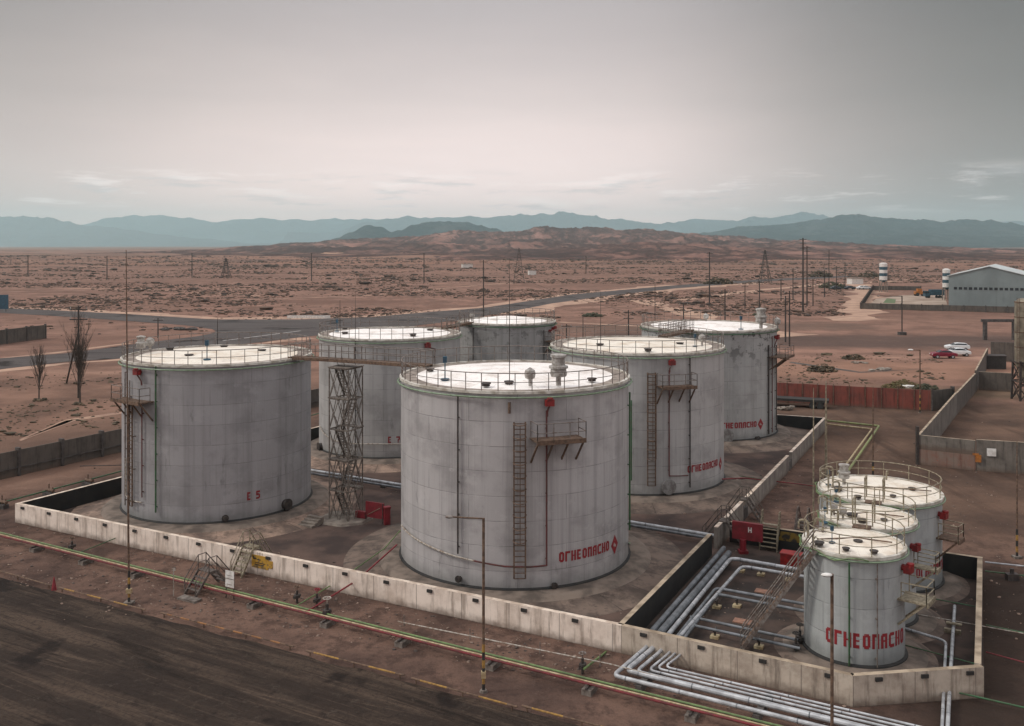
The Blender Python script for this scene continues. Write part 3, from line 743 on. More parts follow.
    def foam(s, px, py, to=None, size=.42):
        th, z = s.hit(px, py); o, t_ = s.basis(th); p = s.P(th, z, .3); mb = MB()
        mb.obox(p-t_*size*.6-Vector((0,0,size*.5))-o*.15, t_*size*1.2, o*size*.8, Vector((0,0,size*.9)))
        mb.lathe([(.02,.0),(size*.42,0),(size*.42,size*.25),(.02,size*.3)], p+Vector((0,0,size*.4))+o*.1, 10)
        mb.tube([p-o*.3, p-o*.02], .16, 8)
        f_ = s.part('foam_chamber', mb, M['chamber'])
        if to:
            th2, z2 = s.hit(*to); mb = MB(); mb.tube([p-Vector((0,0,size*.4)), s.P(th2, z2+.3, .2), s.P(th2, z2, .16)], .055, 7); s.part('foam_chamber_pipe', mb, M['oxide'])
    def text(s, string, px0, px1, py0, hgt, gap=.26, diamond=False, dpx=None, fill=1.0, mat='letter', zslope=0.0):
        t0, z0 = s.hit(px0, py0); t1, _ = s.hit(px1, py0); tot = (t1-t0)*s.r; L = len(string)
        w = tot/(L+gap*(L-1)); dr = .012; h = hgt
        for i, ch in enumerate(string):
            if ch == ' ': continue
            x0 = i*w*(1+gap); mb = MB(); cells = GLY(ch); CX = [0,1.32,2.64,3.21,3.79,4.36,5.68,7.0]; cw = w/7; chh = h/9
            for (cx, cy) in cells:
                a0, a1 = t0+(x0+CX[cx]*cw)/s.r, t0+(x0+CX[cx+1]*cw)/s.r; zz = z0+cy*chh
                mb.add([s.P(a0, zz, dr), s.P(a1, zz, dr), s.P(a1, zz+chh, dr), s.P(a0, zz+chh, dr)], [(0,1,2,3)])
            s.part('painted_letter', mb, M[mat])
        if diamond:
            td, zd = s.hit(*dpx); mb = MB(); q = h*1.0; n_ = 8
            def dm(cu, cz, hw, hh):
                for i in range(n_):
                    u0, u1 = -hw+2*hw*i/n_, -hw+2*hw*(i+1)/n_; f0, f1 = hh*(1-abs(u0)/hw), hh*(1-abs(u1)/hw)
                    a0, a1 = td+(cu+u0)/s.r, td+(cu+u1)/s.r
                    mb.add([s.P(a0, zd+cz-f0, dr), s.P(a1, zd+cz-f1, dr), s.P(a1, zd+cz+f1, dr), s.P(a0, zd+cz+f0, dr)], [(0,1,2,3)])
            dm(0, 0, q*.72, q); s.part('hazard_diamond', mb, M[mat])
            mb = MB(); dr = .02
            dm(-q*.12, 0, q*.13, q*.28); dm(q*.16, -.1*q, q*.1, q*.2); s.part('hazard_mark', mb, M['letter2'])
    def manhole(s, px, py, rad=.38, mat='shellgrey'):
        th, z = s.hit(px, py); o, _ = s.basis(th); mb = MB(); p = s.P(th, z, 0); mb.tube([p-o*.05, p+o*.3], rad, 16)
        mb.tube([p+o*.3, p+o*.36], rad*1.22, 16); s.part('manhole', mb, M[mat])
    def stub(s, px, py, rad=.16, ln_=.5, mat='steel'):
        th, z = s.hit(px, py); o, _ = s.basis(th); mb = MB(); p = s.P(th, z, 0); mb.tube([p-o*.05, p+o*ln_], rad, 10); mb.tube([p+o*ln_*.6, p+o*(ln_*.6+.08)], rad*1.6, 10)
        s.part('nozzle', mb, M[mat])
    def roofpt(s, px, py, z=None):
        z = s.c.z+s.h+.15 if z is None else z
        return G(px, py, z)
    def vent(s, p, sc_=1.0, kind='big'):
        mb = MB()
        if kind == 'big': mb.lathe([(.14,0),(.14,.45),(.42,.5),(.46,.62),(.42,.9),(.52,.95),(.52,1.06),(.36,1.1),(.36,1.5),(.44,1.54),(.44,1.66),(.02,1.75)], p, 14); nm = 'breather_valve'
        elif kind == 'mush': mb.lathe([(.1,0),(.1,.4),(.3,.5),(.36,.8),(.3,1.0),(.12,1.12),(.02,1.18)], p, 12); nm = 'breather_valve'
        elif kind == 'hatch': mb.lathe([(.3,0),(.3,.16),(.38,.17),(.38,.24),(.02,.27)], p, 12); nm = 'roof_hatch'
        elif kind == 'blue': mb.lathe([(.3,0),(.3,.1),(.04,.12),(.04,1.2)], p, 8); nm = 'gauge_post'
        if sc_ != 1:
            mb.v = [tuple(p+(Vector(v_)-p)*sc_) for v_ in mb.v]
        o = s.part(nm, mb, M['ventgrey' if kind in ('big', 'mush') else ('steel' if kind == 'hatch' else 'blue')], smooth=True)
        if kind == 'blue':
            mb = MB(); mb.box(p+Vector((0,0,1.35*sc_)), (.26*sc_, .26*sc_, .42*sc_)); build(mb, 'gauge_head', M['blue'], o)
    def pad(s, top=1.1, bot=3.7, mat='berm'):
        mb = MB(); c = Vector((s.c.x, s.c.y, 0)); z = s.c.z
        nn = 72; prof = [(s.r+bot, .012), (s.r+top+.35, z*.55), (s.r+top+.12, z-.05), (s.r+top, z-.004), (s.r-.3, z-.004)]; vs = []
        for (rr_, zz) in prof:
            for j in range(nn):
                t_ = 2*PI*j/nn; d = Vector((math.sin(t_), -math.cos(t_), 0)); q = rr_
                for (a, e_, nrm) in CLIP:      # keep clear of the bund walls
                    den = d.dot(nrm)
                    if den > 1e-3: q = min(q, max(s.r+.25, (a-c).dot(nrm)/den - .2))
                vs.append(c + d*q + Vector((0,0,zz)))
        mb.add(vs, [(i*nn+j, i*nn+(j+1)%nn, (i+1)*nn+(j+1)%nn, (i+1)*nn+j) for i in range(len(prof)-1) for j in range(nn)])
        mb.m = [0 if i < nn else 1 for i in range(len(mb.f))]
        return tag(build(mb, 'tank_pad', [M[mat], M['ringconc']], org=c, smooth=True, autos=30), kind='structure')

def GLY(ch):
    R = {'О': [(0,1,2,8),(5,1,7,8),(1,0,6,2),(1,7,6,9)], 'Г': [(0,0,2,9),(2,7,7,9)], 'Н': [(0,0,2,9),(5,0,7,9),(2,4,5,5)],
         'Е': [(0,0,2,9),(2,7,6,9),(2,4,6,5),(2,0,6,2)], 'П': [(0,0,2,9),(5,0,7,9),(2,7,5,9)],
         'А': [(0,0,2,8),(5,0,7,9),(1,7,6,9),(2,4,5,5)], 'С': [(0,1,2,8),(1,7,7,9),(1,0,7,2)],
         '5': [(0,7,7,9),(0,4,2,9),(0,4,6,6),(5,1,7,5),(0,0,6,2)], '7': [(0,7,7,9),(5,4,7,9),(2,0,5,5)], '-': [(2,4,5,5)]}
    out = set()
    for (a, b, c, d) in R[ch]:
        for x in range(a, c):
            for y in range(b, d): out.add((x, y))
    return sorted(out)

M['shellgrey'] = simple('manhole_grey', (.26,.26,.255), (.14,.13,.125), 3, .7)
M['ventgrey'] = simple('vent_grey', (.40,.39,.37), (.22,.2,.18), 4, .6)
M['letter'] = simple('worn_red_lettering', (.23,.014,.020), (.33,.19,.185), 5.5, .7, lo=.62, hi=.78, detail=8)
M['lettersolid'] = simple('solid_red_lettering', (.25,.014,.020), (.17,.015,.02), 6, .7)
M['letter2'] = simple('diamond_mark', (.45,.43,.40), (.3,.28,.26), 8, .6)
M['sh1'] = shell_mat('tank_paint_one', (.315,.310,.318), (.19,.186,.189), .25, 0, 1)
M['sh2'] = shell_mat('tank_paint_two', (.405,.393,.395), (.218,.210,.212), .3, 0, 2)
M['sh3'] = shell_mat('tank_paint_three', (.40,.398,.396), (.235,.232,.23), .25, 0, 3)
M['sh4'] = shell_mat('tank_paint_four', (.385,.38,.376), (.23,.226,.222), .2, 0, 4)
M['sh5'] = shell_mat('tank_paint_five', (.30,.30,.297), (.16,.155,.15), .4, .5, 5)
M['sh6'] = shell_mat('tank_paint_six', (.36,.367,.364), (.24,.24,.235), .3, .9, 6)
M['shs'] = shell_mat('small_tank_paint', (.37,.39,.39), (.24,.25,.25), .2, 0, 8)
def berm_mat(nm, c1, c2):
    m, t, b = nt(nm); n = N(t); v = n.coord(); a = n.noise(v, .5, 8, .65)
    col = n.mix(n.ramp(a, .38, .62), c1, c2)
    sep = n.new('ShaderNodeSeparateXYZ'); n.lk(v, sep.inputs[0]); ang = n.math('ARCTAN2', sep.outputs['X'], sep.outputs['Y'])
    sec = n.math('ABSOLUTE', n.math('SUBTRACT', n.math('FRACT', n.math('MULTIPLY', ang, 22/(2*PI))), .5))
    col = n.mix(n.math('MULTIPLY', n.ramp(sec, .482, .497), n.ramp(n.noise(v, .4, 3), .4, .55, .25, .8)), col, (.03,.024,.02))
    f = n.noise(v, 1.6, 9, .75); col = n.mix(n.ramp(f, .52, .64, 0, .55), col, tuple(x*.4 for x in c2))
    col = n.mix(n.ramp(n.noise(n.mapping(v, loc=(4,4,0)), .8, 8, .7), .57, .68, 0, .5), col, tuple(min(.6, x*1.5) for x in c1))
    n.lk(col, b.inputs['Base Color']); b.inputs['Roughness'].default_value = .95; n.lk(n.bump(f, .5, .03), b.inputs['Normal'])
    return m
M['ringconc'] = simple('apron_ring_concrete', (.19,.15,.122), (.085,.067,.055), .9, .9, 0, .3)
M['berm'] = simple('tank_berm', (.33,.225,.17), (.085,.06,.05), .5, .95, 0, .5, .36, .62, 7)
M['bermdk'] = berm_mat('dark_tank_apron', (.165,.122,.098), (.07,.052,.043)); M['berm'] = berm_mat('tank_apron', (.30,.21,.16), (.11,.078,.063))
GRP = 'large vertical storage tanks inside the main bund'
Z0 = .45
HW = 1.4
WA, WB = G(15, 503.5, HW), G(621, 625.5, HW)       # front wall, top edge
WL = G(315, 427, HW)                                # left wall runs back through here
WS, WT = G(621, 627, HW), G(826, 418, HW)          # dividing wall
WA.z = WB.z = WL.z = WS.z = WT.z = 0
def nrm_of(a, b, inside):
    d = (b-a).normalized(); q = Vector((-d.y, d.x, 0)); return -q if (inside-a).dot(q) > 0 else q
MID = Vector((5, 85, 0))
CLIP = [(WA, WB, nrm_of(WA, WB, MID)), (WA, WL, nrm_of(WA, WL, MID)), (WS, WT, nrm_of(WS, WT, MID))]
# E5, left
c, r, h = fit(121.5, 311, 366.5, 524, Z0); T1 = Tank(c, r, h, 'large grey tank at the left marked E 5 in red', M['sh1'], GRP)
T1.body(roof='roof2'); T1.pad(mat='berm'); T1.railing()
T1.vpipe(157, 366, 512, .06, 'dgreen'); T1.vpipe(143.5, 402, 497, .045, 'oxide', 'foam_line'); T1.hpipe([(128,458),(128,495),(134,500),(143,502)], .05, 'railw')
T1.vpipe(127, 372, 505, .05, 'rail', 'drain_pipe'); T1.vpipe(131.5, 380, 505, .04, 'rail', 'drain_pipe')
T1.platform(126, 154, 400, .95); T1.foam(140.5, 371.5, (143.5, 385)); T1.ladder(134, 402, 505, .5, False)
T1.text('Е 5', 247, 260, 500.5, .60, .1, mat='lettersolid'); T1.manhole(285, 504, .36, 'steel'); T1.stub(225, 517)
T1.vent(T1.roofpt(207, 360), .95, 'blue'); T1.vent(T1.roofpt(150, 351.5), 1.0, 'mush'); T1.vent(T1.roofpt(141, 353), .8, 'big')
for p in ((170,350),(224,348),(189,357),(262,352)): T1.vent(T1.roofpt(*p), .9, 'hatch')
# centre front
c, r, h = fit(401, 628.5, 393, 590, Z0); T2 = Tank(c, r, h, 'largest tank in the front centre with caged ladder and red ОГНЕОПАСНО lettering on its right', M['sh2'], GRP)
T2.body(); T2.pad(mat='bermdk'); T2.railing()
T2.ladder(519.5, 421, 577, .66); T2.platform(529.5, 577, 437.5, 1.25); T2.foam(548, 401.5, (546.5, 416))
T2.vpipe(546, 410, 565, .05, 'oxide', 'foam_line'); T2.hpipe([(546,564.5),(530,566),(505,565.5),(475,560)], .05, 'oxide', 'foam_line'); T2.hpipe([(475,560),(455,555),(430,545),(412,534),(404,525)], .055, 'railw', 'foam_line')
T2.vpipe(459, 395, 553, .05, 'steel', 'drain_pipe'); T2.vpipe(509.5, 402, 413, .08, 'rusty', 'mast_clamp', clamps=False)
T2.vpipe(627.5, 392, 530, .06, 'dgreen'); T2.stub(460, 578, .13, .3); T2.stub(553.5, 584.5, .12, .3)
T2.text('ОГНЕОПАСНО', 559, 609, 562.5, .60, .20, True, (614.5, 544.5))
T2.vent(T2.roofpt(558.5, 385.5), 1.12, 'big'); T2.vent(T2.roofpt(530, 386), .95, 'mush'); T2.vent(T2.roofpt(445, 380), .95, 'blue')
for p in ((592,381),(486,386),(430,371),(509,384)): T2.vent(T2.roofpt(*p), .8, 'hatch')
# right
c, r, h = fit(551.5, 724, 355, 495.5, Z0); T3 = Tank(c, r, h, 'large tank right of centre, its red lettering bending out of view at the right edge', M['sh3'], GRP)
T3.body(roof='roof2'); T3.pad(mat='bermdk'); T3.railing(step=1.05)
T3.ladder(651, 372, 485, .62); T3.platform(656, 690, 386, 1.1); T3.foam(670.5, 362, (669, 372)); T3.vpipe(668.5, 370, 475, .05, 'oxide', 'foam_line')
T3.hpipe([(668.5,475.5),(678,475.5),(687,475)], .045, 'oxide'); T3.vpipe(689, 356, 487, .055, 'steel', 'drain_pipe'); T3.manhole(667.5, 486, .5)
T3.text('ОГНЕОПАСНО', 687.5, 717.5, 473, .58, .16, True, (720.3, 463.5)); T3.vpipe(631.5, 400, 480, .05, 'dgreen')
T3.vent(T3.roofpt(702, 346), .9, 'mush'); T3.vent(T3.roofpt(695, 346.5), .7, 'blue')
for p in ((648,351),(600,346),(680,345)): T3.vent(T3.roofpt(*p), .9, 'hatch')
# E7
c, r, h = fit(319, 460, 340.5, 458.5, Z0); T4 = Tank(c, r, h, 'tank behind the lattice stair tower marked E 7 in red', M['sh4'], GRP)
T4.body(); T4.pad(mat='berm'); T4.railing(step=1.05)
T4.foam(426, 345, (434, 352)); T4.hpipe([(321,425),(326,434),(335,440),(350,443),(375,443.5),(401,443.5)], .05, 'railw'); T4.vpipe(434, 350, 440, .05, 'rail', 'drain_pipe')
T4.vpipe(356, 341, 455, .05, 'steel', 'drain_pipe'); T4.text('Е 7', 388, 400, 443, .60, .1, mat='lettersolid'); T4.manhole(321.5, 447, .4, 'steel')
T4.vent(T4.roofpt(337, 331.5), .8, 'blue')
for p in ((345,334),(413,336),(430,331),(345,329)): T4.vent(T4.roofpt(*p), .9, 'hatch')
# small rear one
yf = F*(H-(Z0+11.5))/(325-HY); a0, a1 = math.atan((459-512)/F), math.atan((555-512)/F); al, be = (a1-a0)/2, (a1+a0)/2; k = math.sin(al)/math.cos(be)
D = yf/(1-k); T5 = Tank(Vector((D*math.tan(be), D, Z0)), D*k, 11.5, 'narrower weathered tank at the back centre with a tall pole behind it', M['sh5'], GRP)
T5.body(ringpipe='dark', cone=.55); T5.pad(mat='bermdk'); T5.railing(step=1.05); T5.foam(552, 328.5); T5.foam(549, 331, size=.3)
T5.platform(544, 552, 341, .9); T5.vpipe(543, 330, 420, .05, 'steel', 'drain_pipe'); T5.vpipe(474, 328, 420, .05, 'steel', 'drain_pipe')
T5.vent(T5.roofpt(472, 321), .8, 'mush'); T5.vent(T5.roofpt(500, 317.5), .8, 'hatch')
# far right
c = AT(511+F*math.tan(R_(11.92)), 103.0, Z0); T6 = Tank(c, 7.28, 11.15, 'farthest right large tank with flaking paint near its top and red lettering', M['sh6'], GRP)
T6.body(ringpipe='dark'); T6.pad(mat='bermdk'); T6.railing(step=1.15, skip=[(-.6, .9)])
T6.foam(774.5, 337, (773, 347)); T6.platform(768, 777, 356, 1.6); T6.vpipe(771, 336, 432, .05, 'oxide', 'foam_line'); T6.vpipe(767.5, 345, 434, .08, 'steel', 'drain_pipe'); T6.vpipe(775, 345, 430, .06, 'steel', 'drain_pipe')
T6.text('ОГНЕОПАСНО', 717, 756.5, 428.5, .60, .16, True, (760.5, 424)); T6.manhole(726, 435.5, .6); T6.stub(756, 438)
T6.vent(T6.roofpt(761, 328.5), 1.25, 'big'); T6.vent(T6.roofpt(741, 329.5), .9, 'blue'); T6.vent(T6.roofpt(706, 322.5), .9, 'mush'); T6.vent(T6.roofpt(777.5, 328.5), 1.0, 'mush')

CLIP = []
# three small tanks
GS = 'small vertical tanks in the right-hand bund'
def small(c, r, h, label, roof='roof2'):
    t_ = Tank(c, r, h, label, M['shs'], GS, 'storage tank', 'small_storage_tank')
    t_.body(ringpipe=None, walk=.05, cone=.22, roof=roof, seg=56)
    mb = MB(); mb.tube([t_.P(2*PI*k/56, h-.12, .16) for k in range(56)], .045, 6, closed=True); t_.part('cooling_ring', mb, M['palegreen'])
    t_.railing(.95, 1.5, 'beige', mid=(.5,)); t_.pad(.7, 1.5, 'bermdk'); return t_
Zs = .25
S1 = small(Vector((17.25, 47.2, Zs)), 2.4, 5.2, 'front small tank with ОГНЕОПАСНО in large red letters')
S2 = small(Vector((19.72, 51.8, Zs)), 2.45, 5.15, 'middle of the three small tanks, hemmed in between the other two')
S3 = small(Vector((22.75, 57.9, Zs)), 3.55, 5.05, 'rearmost and widest of the three small tanks')
S1.text('ОГНЕОПАСНО', 826, 903, 641, .72, .24); S1.vpipe(849.5, 562, 672, .045, 'dgreen'); S1.vpipe(876, 563, 668, .03, 'rail', 'drain_pipe')
S1.foam(902, 567, size=.42); S2.foam(911, 546, size=.36); S3.foam(938.5, 514, size=.42)
S3.text('ОГНЕОПАСНО', 916, 943, 578, .6, .2)
S1.platform(897, 905.4, 596, 1.25, .9, 1.2, 'beige', 'beige', 2); S2.platform(911.5, 915.5, 566, 1.2, .9, 1.1, 'beige', 'beige', 2); S3.platform(936, 941.5, 537, 1.2, .95, 1.2, 'rusty', 'beige', 2)
for T_, pts in ((S1, ((819,545,'hatch',.7),(832,543,'blue',.55),(846,550,'hatch',.5),(874,553,'hatch',.55),(858,543,'hatch',.6))),
                (S2, ((825,523,'blue',.55),(834,515,'mush',.6),(843,519,'mush',.6),(852,517,'hatch',.8),(862,522,'hatch',.7),(884,521,'hatch',.5))),
                (S3, ((828.5,485,'blue',.6),(836,502,'blue',.5),(844,484,'big',.75),(838,490,'hatch',.8),(858,498,'hatch',.6),(893,497,'hatch',.5),(912,490,'hatch',.6)))):
    for (x_, y_, k_, s_) in pts: T_.vent(T_.roofpt(x_, y_), s_, k_)
# roof access landings with their cross plates
for T_, px_, py_ in ((S2, 862, 528), (S3, 873.5, 507)):
    th, z = T_.hit(px_, py_); o, tt = T_.basis(th); p = T_.P(th, T_.h+.14, -.25); mb = MB()
    mb.obox(p-tt*.45, tt*.9, o*.7, Vector((0,0,.06))); T_.part('landing', mb, M['rusty'])
    mb = MB()
    for q in (-.5, .5):
        mb.tube([p+tt*q, p+tt*q+Vector((0,0,1.3)), p+tt*q-o*.9+Vector((0,0,1.3)), p+tt*q-o*.9], .035, 6)
    T_.part('landing_rail', mb, M['beige'])
# goosenecks, hoses and cable runs crowding the left ends of the small tank roofs
for T_, sp in ((S1, ((-1.9, .0, .9), (-2.5, .4, .7))), (S2, ((-1.8, .1, 1.0), (-2.4, .6, .8), (-1.2, .2, .6))), (S3, ((-1.7, .3, 1.2), (-2.2, .5, 1.0), (-1.3, .5, .7), (2.6, .8, .6)))):
    for (th, inn_, hh_) in sp:
        p = T_.P(th, T_.h+.05, -inn_-.2); o, tt = T_.basis(th); mb = MB()
        mb.tube(rounded_([p, p+Vector((0,0,hh_)), p+o*.45+Vector((0,0,hh_)), p+o*.45+Vector((0,0,hh_*.55))], .2), .055, 7); T_.part('gooseneck_vent', mb, M['beige'])
    mb = MB(); pts = [T_.P(-2.6+.12*k, T_.h-.05-.12*math.sin(k*.9), .22+.06*math.sin(k*1.7)) for k in range(22)]; mb.tube(pts, .035, 5); T_.part('green_hose', mb, M['green'])
    mb = MB(); a_ = T_.P(-1.5, T_.h+.25, -.5); b_ = T_.P(1.2, T_.h+.25, -.6); mb.tube([a_, (a_+b_)/2+Vector((.3,.5,0)), b_], .035, 5)
    T_.part('roof_pipe', mb, M['rusty'])
# ---------------------------------------------------------------- bund walls
M['wallw'] = wall_mat('whitewashed_concrete', (.76,.67,.59), (.44,.355,.29), .8, .45)
M['wallg'] = wall_mat('grimy_concrete', (.50,.435,.36), (.24,.19,.15), .95, .5)
M['wallg2'] = wall_mat('grey_panel_concrete', (.25,.225,.20), (.11,.095,.08), .95, .35)
M['wallg3'] = wall_mat('dim_yard_concrete', (.165,.148,.130), (.075,.066,.057), .95, .3)
M['fencec'] = wall_mat('dark_panel_concrete', (.105,.09,.078), (.058,.05,.045), .9, .1)
M['cap'] = simple('pale_coping', (.72,.62,.52), (.42,.33,.26), 1.5, .9, 0, .3)
M['capt'] = simple('tan_coping', (.42,.34,.25), (.22,.17,.12), 1.2, .9, 0, .3)
TH = .28
def wall_geo(mb, a, b, h, front=0, back=1, cap=2, th=TH, u0=0.0, side=1):
    "straight wall from a to b; the front face is on the line a-b, thickness goes to the left of a>b (side 1)"
    a, b = Vector(a), Vector(b); d = (b-a); L = d.length; d.normalize(); q = Vector((-d.y, d.x, 0))*th*side; up = Vector((0,0,h)); dn = Vector((0,0,-.3))
    k = max(1, int(L/2.95)); 
    for i in range(k):
        p0, p1 = a+d*L*i/k, a+d*L*(i+1)/k; ua, ub = u0+L*i/k, u0+L*(i+1)/k
        f1 = [p0+dn, p1+dn, p1+up, p0+up]; uv1 = [(ua,-.3),(ub,-.3),(ub,h),(ua,h)]
        f2 = [p1+q+dn, p0+q+dn, p0+q+up, p1+q+up]; uv2 = [(ub,-.3),(ua,-.3),(ua,h),(ub,h)]
        f3 = [p0+up, p1+up, p1+q+up, p0+q+up]
        for vs, m_, u in ((f1, front, uv1), (f2, back, uv2), (f3, cap, [(ua,0),(ub,0),(ub,th),(ua,th)])):
            if side < 0: mb.add(vs, [(3,2,1,0)], m_, [u[::-1]])
            else: mb.add(vs, [(0,1,2,3)], m_, [u])
    for p in (a, b):
        mb.add([p+dn, p+q+dn, p+q+up, p+up], [(0,1,2,3)], back if cap == 1 else 0, [[(0,0),(th,0),(th,h),(0,h)]])
def wall(name, label, cat, a, b, h, mats, side=1, slots=None, slotstep=2.95, group=None, slot_side=-1, slot_off=1.2):
    a, b = Vector(a), Vector(b); root = empty(name, a, label, cat, group); mb = MB(); wall_geo(mb, a, b, h, side=side)
    build(mb, 'wall_panels', mats, root)
    if slots:
        d = (b-a).normalized(); q = Vector((-d.y, d.x, 0))*-side; L = (b-a).length; k = slot_off; first = None
        while k < L-.3:
            p = a+d*k+Vector((0,0,h-.30))
            if first is None:
                mb = MB(); mb.obox(p-d*.17-q*.02, d*.34, q*.10, Vector((0,0,.17))); first = build(mb, 'drain_slot', M['black'], root); f0 = p
            else:
                c = first.copy(); COL.objects.link(c); c.parent = root; c.location = first.location+(p-f0)
            k += slotstep
    return root
WC = G(853, 676, HW); WC.z = 0                       # corner where the small bund bends
WD = G(984, 667, HW); WD.z = 0; WE = G(982.5, 558, HW); WE.z = 0
WP = G(712, 519.2, HW); WP.z = 0
wall('bund_wall', 'long whitewashed bund wall with black slots along the front of the large tanks', 'wall', WA, WB, HW, [M['wallw'], M['bitumen'], M['cap']], slots=True, slot_off=.9)
wall('bund_wall', 'stained tan bund wall in front of the white pipes and front small tank', 'wall', WB+E1*.01, WC, HW, [M['wallg'], M['bitumen'], M['capt']], slots=True)
wall('bund_wall', 'short grimy bund wall at the bottom right corner below the two upright pipes', 'wall', WC+Vector((.01,0,0)), WD, HW, [M['wallg'], M['bitumen'], M['capt']], slots=True, slotstep=2.2)
wall('bund_wall', 'right side bund wall with pale coping beside the small tanks', 'wall', WD+Vector((.02,.3,0)), WE, HW, [M['wallg'], M['bitumen'], M['capt']], side=1)
dl_ = (WL-WA).normalized()
wall('bund_wall', 'left bund wall with black inner face beside the tank marked E 5', 'wall', WA+dl_*.3+Vector((.0,0,0)), WA+dl_*58, HW, [M['wallw'], M['bitumen'], M['cap']], side=-1)
WBK = WA+dl_*58
wall('bund_wall', 'rear bund wall with black inner face behind the flaking tank', 'wall', WBK+Vector((.3,0,0)), WT+Vector((-.3,.2,0)), HW, [M['bitumen'], M['wallg'], M['cap']], side=1)
# dividing wall: near stretch black towards the small tanks, far stretch bare concrete, gaps for pipes and stiles
def dv(px, py):
    p = G(px, py, HW); p.z = 0; d = (WT-WS).normalized(); return WS + d*(p-WS).dot(d)
root = empty('bund_wall', WS, 'dividing bund wall between the large tanks and small tanks with gaps', 'wall')
mb = MB(); wall_geo(mb, WS+(WT-WS).normalized()*.31, dv(711, 534), HW); build(mb, 'wall_panels', [M['bitumen'], M['wallg'], M['capt']], root)
mb = MB(); wall_geo(mb, dv(716, 528), dv(743, 502), HW+.05); wall_geo(mb, dv(748, 497.5), dv(789, 455.5), HW+.0); wall_geo(mb, dv(792, 452.5), WT, HW+.03); build(mb, 'wall_panels', [M['wallg2'], M['wallg'], M['cap']], root)
mb = MB(); wall_geo(mb, dv(789, 455.5), dv(792, 452.5), .8); wall_geo(mb, dv(743, 502), dv(748, 497.5), .8); build(mb, 'low_link', [M['concdk'], M['concdk'], M['concdk']], root)
WQ = G(725, 521, HW); WQ.z = 0; dback = (WE-WQ)
root = empty('bund_wall', WQ, 'black inner wall behind the yellow steps and red hose cabinet', 'wall')
mb = MB(); wall_geo(mb, WQ+dback*.02, WE, HW-.02); build(mb, 'wall_panels', [M['bitumen'], M['wallg'], M['capt']], root)
mb = MB(); d = dback.normalized(); p0 = G(776, 529, HW); p0.z = 0; o_ = WQ+d*(p0-WQ).dot(d); q = Vector((d.y, -d.x, 0))
mb.obox(o_+q*.0+Vector((0,0,HW-.75)), d*1.9, q*.02, Vector((0,0,.6)))
mb.obox(o_+d*2.1+Vector((0,0,HW-.75)), d*3.6, q*.02, Vector((0,0,.6)))
M['yband'] = simple('worn_yellow_band', (.20,.13,.02), (.03,.025,.02), 2.2, .8, 0, 0, .42, .6)
build(mb, 'yellow_band', M['yband'], root)
# floors
M['floor'] = simple('bund_floor_dirt', (.105,.067,.053), (.036,.023,.020), .3, 1, 0, .6, .36, .64, 8)
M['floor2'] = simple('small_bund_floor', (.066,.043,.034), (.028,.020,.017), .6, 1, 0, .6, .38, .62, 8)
sheet('bund_floor', [WA, WB, WT, WBK], M['floor'], .006)
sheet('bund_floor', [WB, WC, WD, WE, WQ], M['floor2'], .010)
# worn yellow warning panel on the front wall
def on_wall(px, py, a=WA, b=WB, off=.0):
    d = (b-a).normalized(); q = Vector((d.y, -d.x, 0)); 
    rx = (px-512)/F; t_ = (a.x*d.y-a.y*d.x)/(rx*d.y-d.x); return Vector((rx*t_, t_, H-(py-HY)*t_/F)) + q*off, d, q
p, d, q = on_wall(252, 566.5)
M['sign'] = simple('worn_warning_sign', (.42,.24,.03), (.16,.11,.05), 3.5, .8, 0, 0, .5, .62)
mb = MB(); mb.obox(p+q*.0, d*1.35, q*.035, Vector((0,0,.78))); mb.obox(p+d*1.35+Vector((0,0,.12)), d*.35, q*.033, Vector((0,0,.45)))
sg = empty('warning_sign', p, 'worn yellow warning panel fixed to the front bund wall beside the beige stile', 'sign')
build(mb, 'sign_panel', M['sign'], sg)
mb = MB()
for (u, v_, w, h_) in ((.12,.52,.28,.09),(.45,.5,.3,.05),(.3,.18,.7,.05),(.3,.30,.82,.045),(.12,.62,.1,.08)):
    mb.obox(p+d*u+q*.036+Vector((0,0,v_)), d*w, q*.006, Vector((0,0,h_)))
build(mb, 'sign_marking', M['black'], sg)

# ---------------------------------------------------------------- stairs and stiles
def stile(name, label, base, direc, top_h, run, width, mat, landing=.6, down=True, rail=.9, tread=True, down_h=None):
    "steps up along direc, a landing, and (if down) steps down again"
    b = Vector(base); d = Vector(direc).normalized(); q = Vector((-d.y, d.x, 0)); root = empty(name, b, label, 'stile')
    a0 = b; a1 = b+d*run+Vector((0,0,top_h)); a2 = a1+d*landing; a3 = a2+d*run+Vector((0,0,-top_h-.0))
    flights = [(a0, a1)] + ([(a2, a3)] if down else [])
    mb = MB()
    for (u, v_) in flights:
        for s_ in (-.5, .5): mb.bar(u+q*width*s_, v_+q*width*s_, .06, .14)
    for s_ in (-.5, .5): mb.bar(a1+q*width*s_, a2+q*width*s_, .06, .14)
    build(mb, 'stringer', mat, root)
    mb = MB()
    for (u, v_) in flights:
        k = max(2, int(top_h/.25))
        for i in range(1, k):
            p = u.lerp(v_, i/k); mb.obox(p-q*width*.46-d*.1, q*width*.92, d*.2, Vector((0,0,.035)))
    mb.obox(a1-q*width*.46, q*width*.92, d*landing, Vector((0,0,.04)))
    build(mb, 'tread', mat, root)
    mb = MB()
    for s_ in (-.5, .5):
        o = q*width*s_; up = Vector((0,0,rail)); pts = [a0+o, a0+o+up, a1+o+up, a2+o+up] + ([a3+o+up, a3+o] if down else [a2+o])
        mb.tube(pts, .032, 6)
        for p in (a1, a2): mb.tube([p+o, p+o+up], .028, 5)
        mid = up*.5; mb.tube([a0+o+mid, a1+o+mid, a2+o+mid] + ([a3+o+mid] if down else []), .024, 5)
    build(mb, 'handrail', mat, root)
    return root
M['stoneslab'] = M['block']
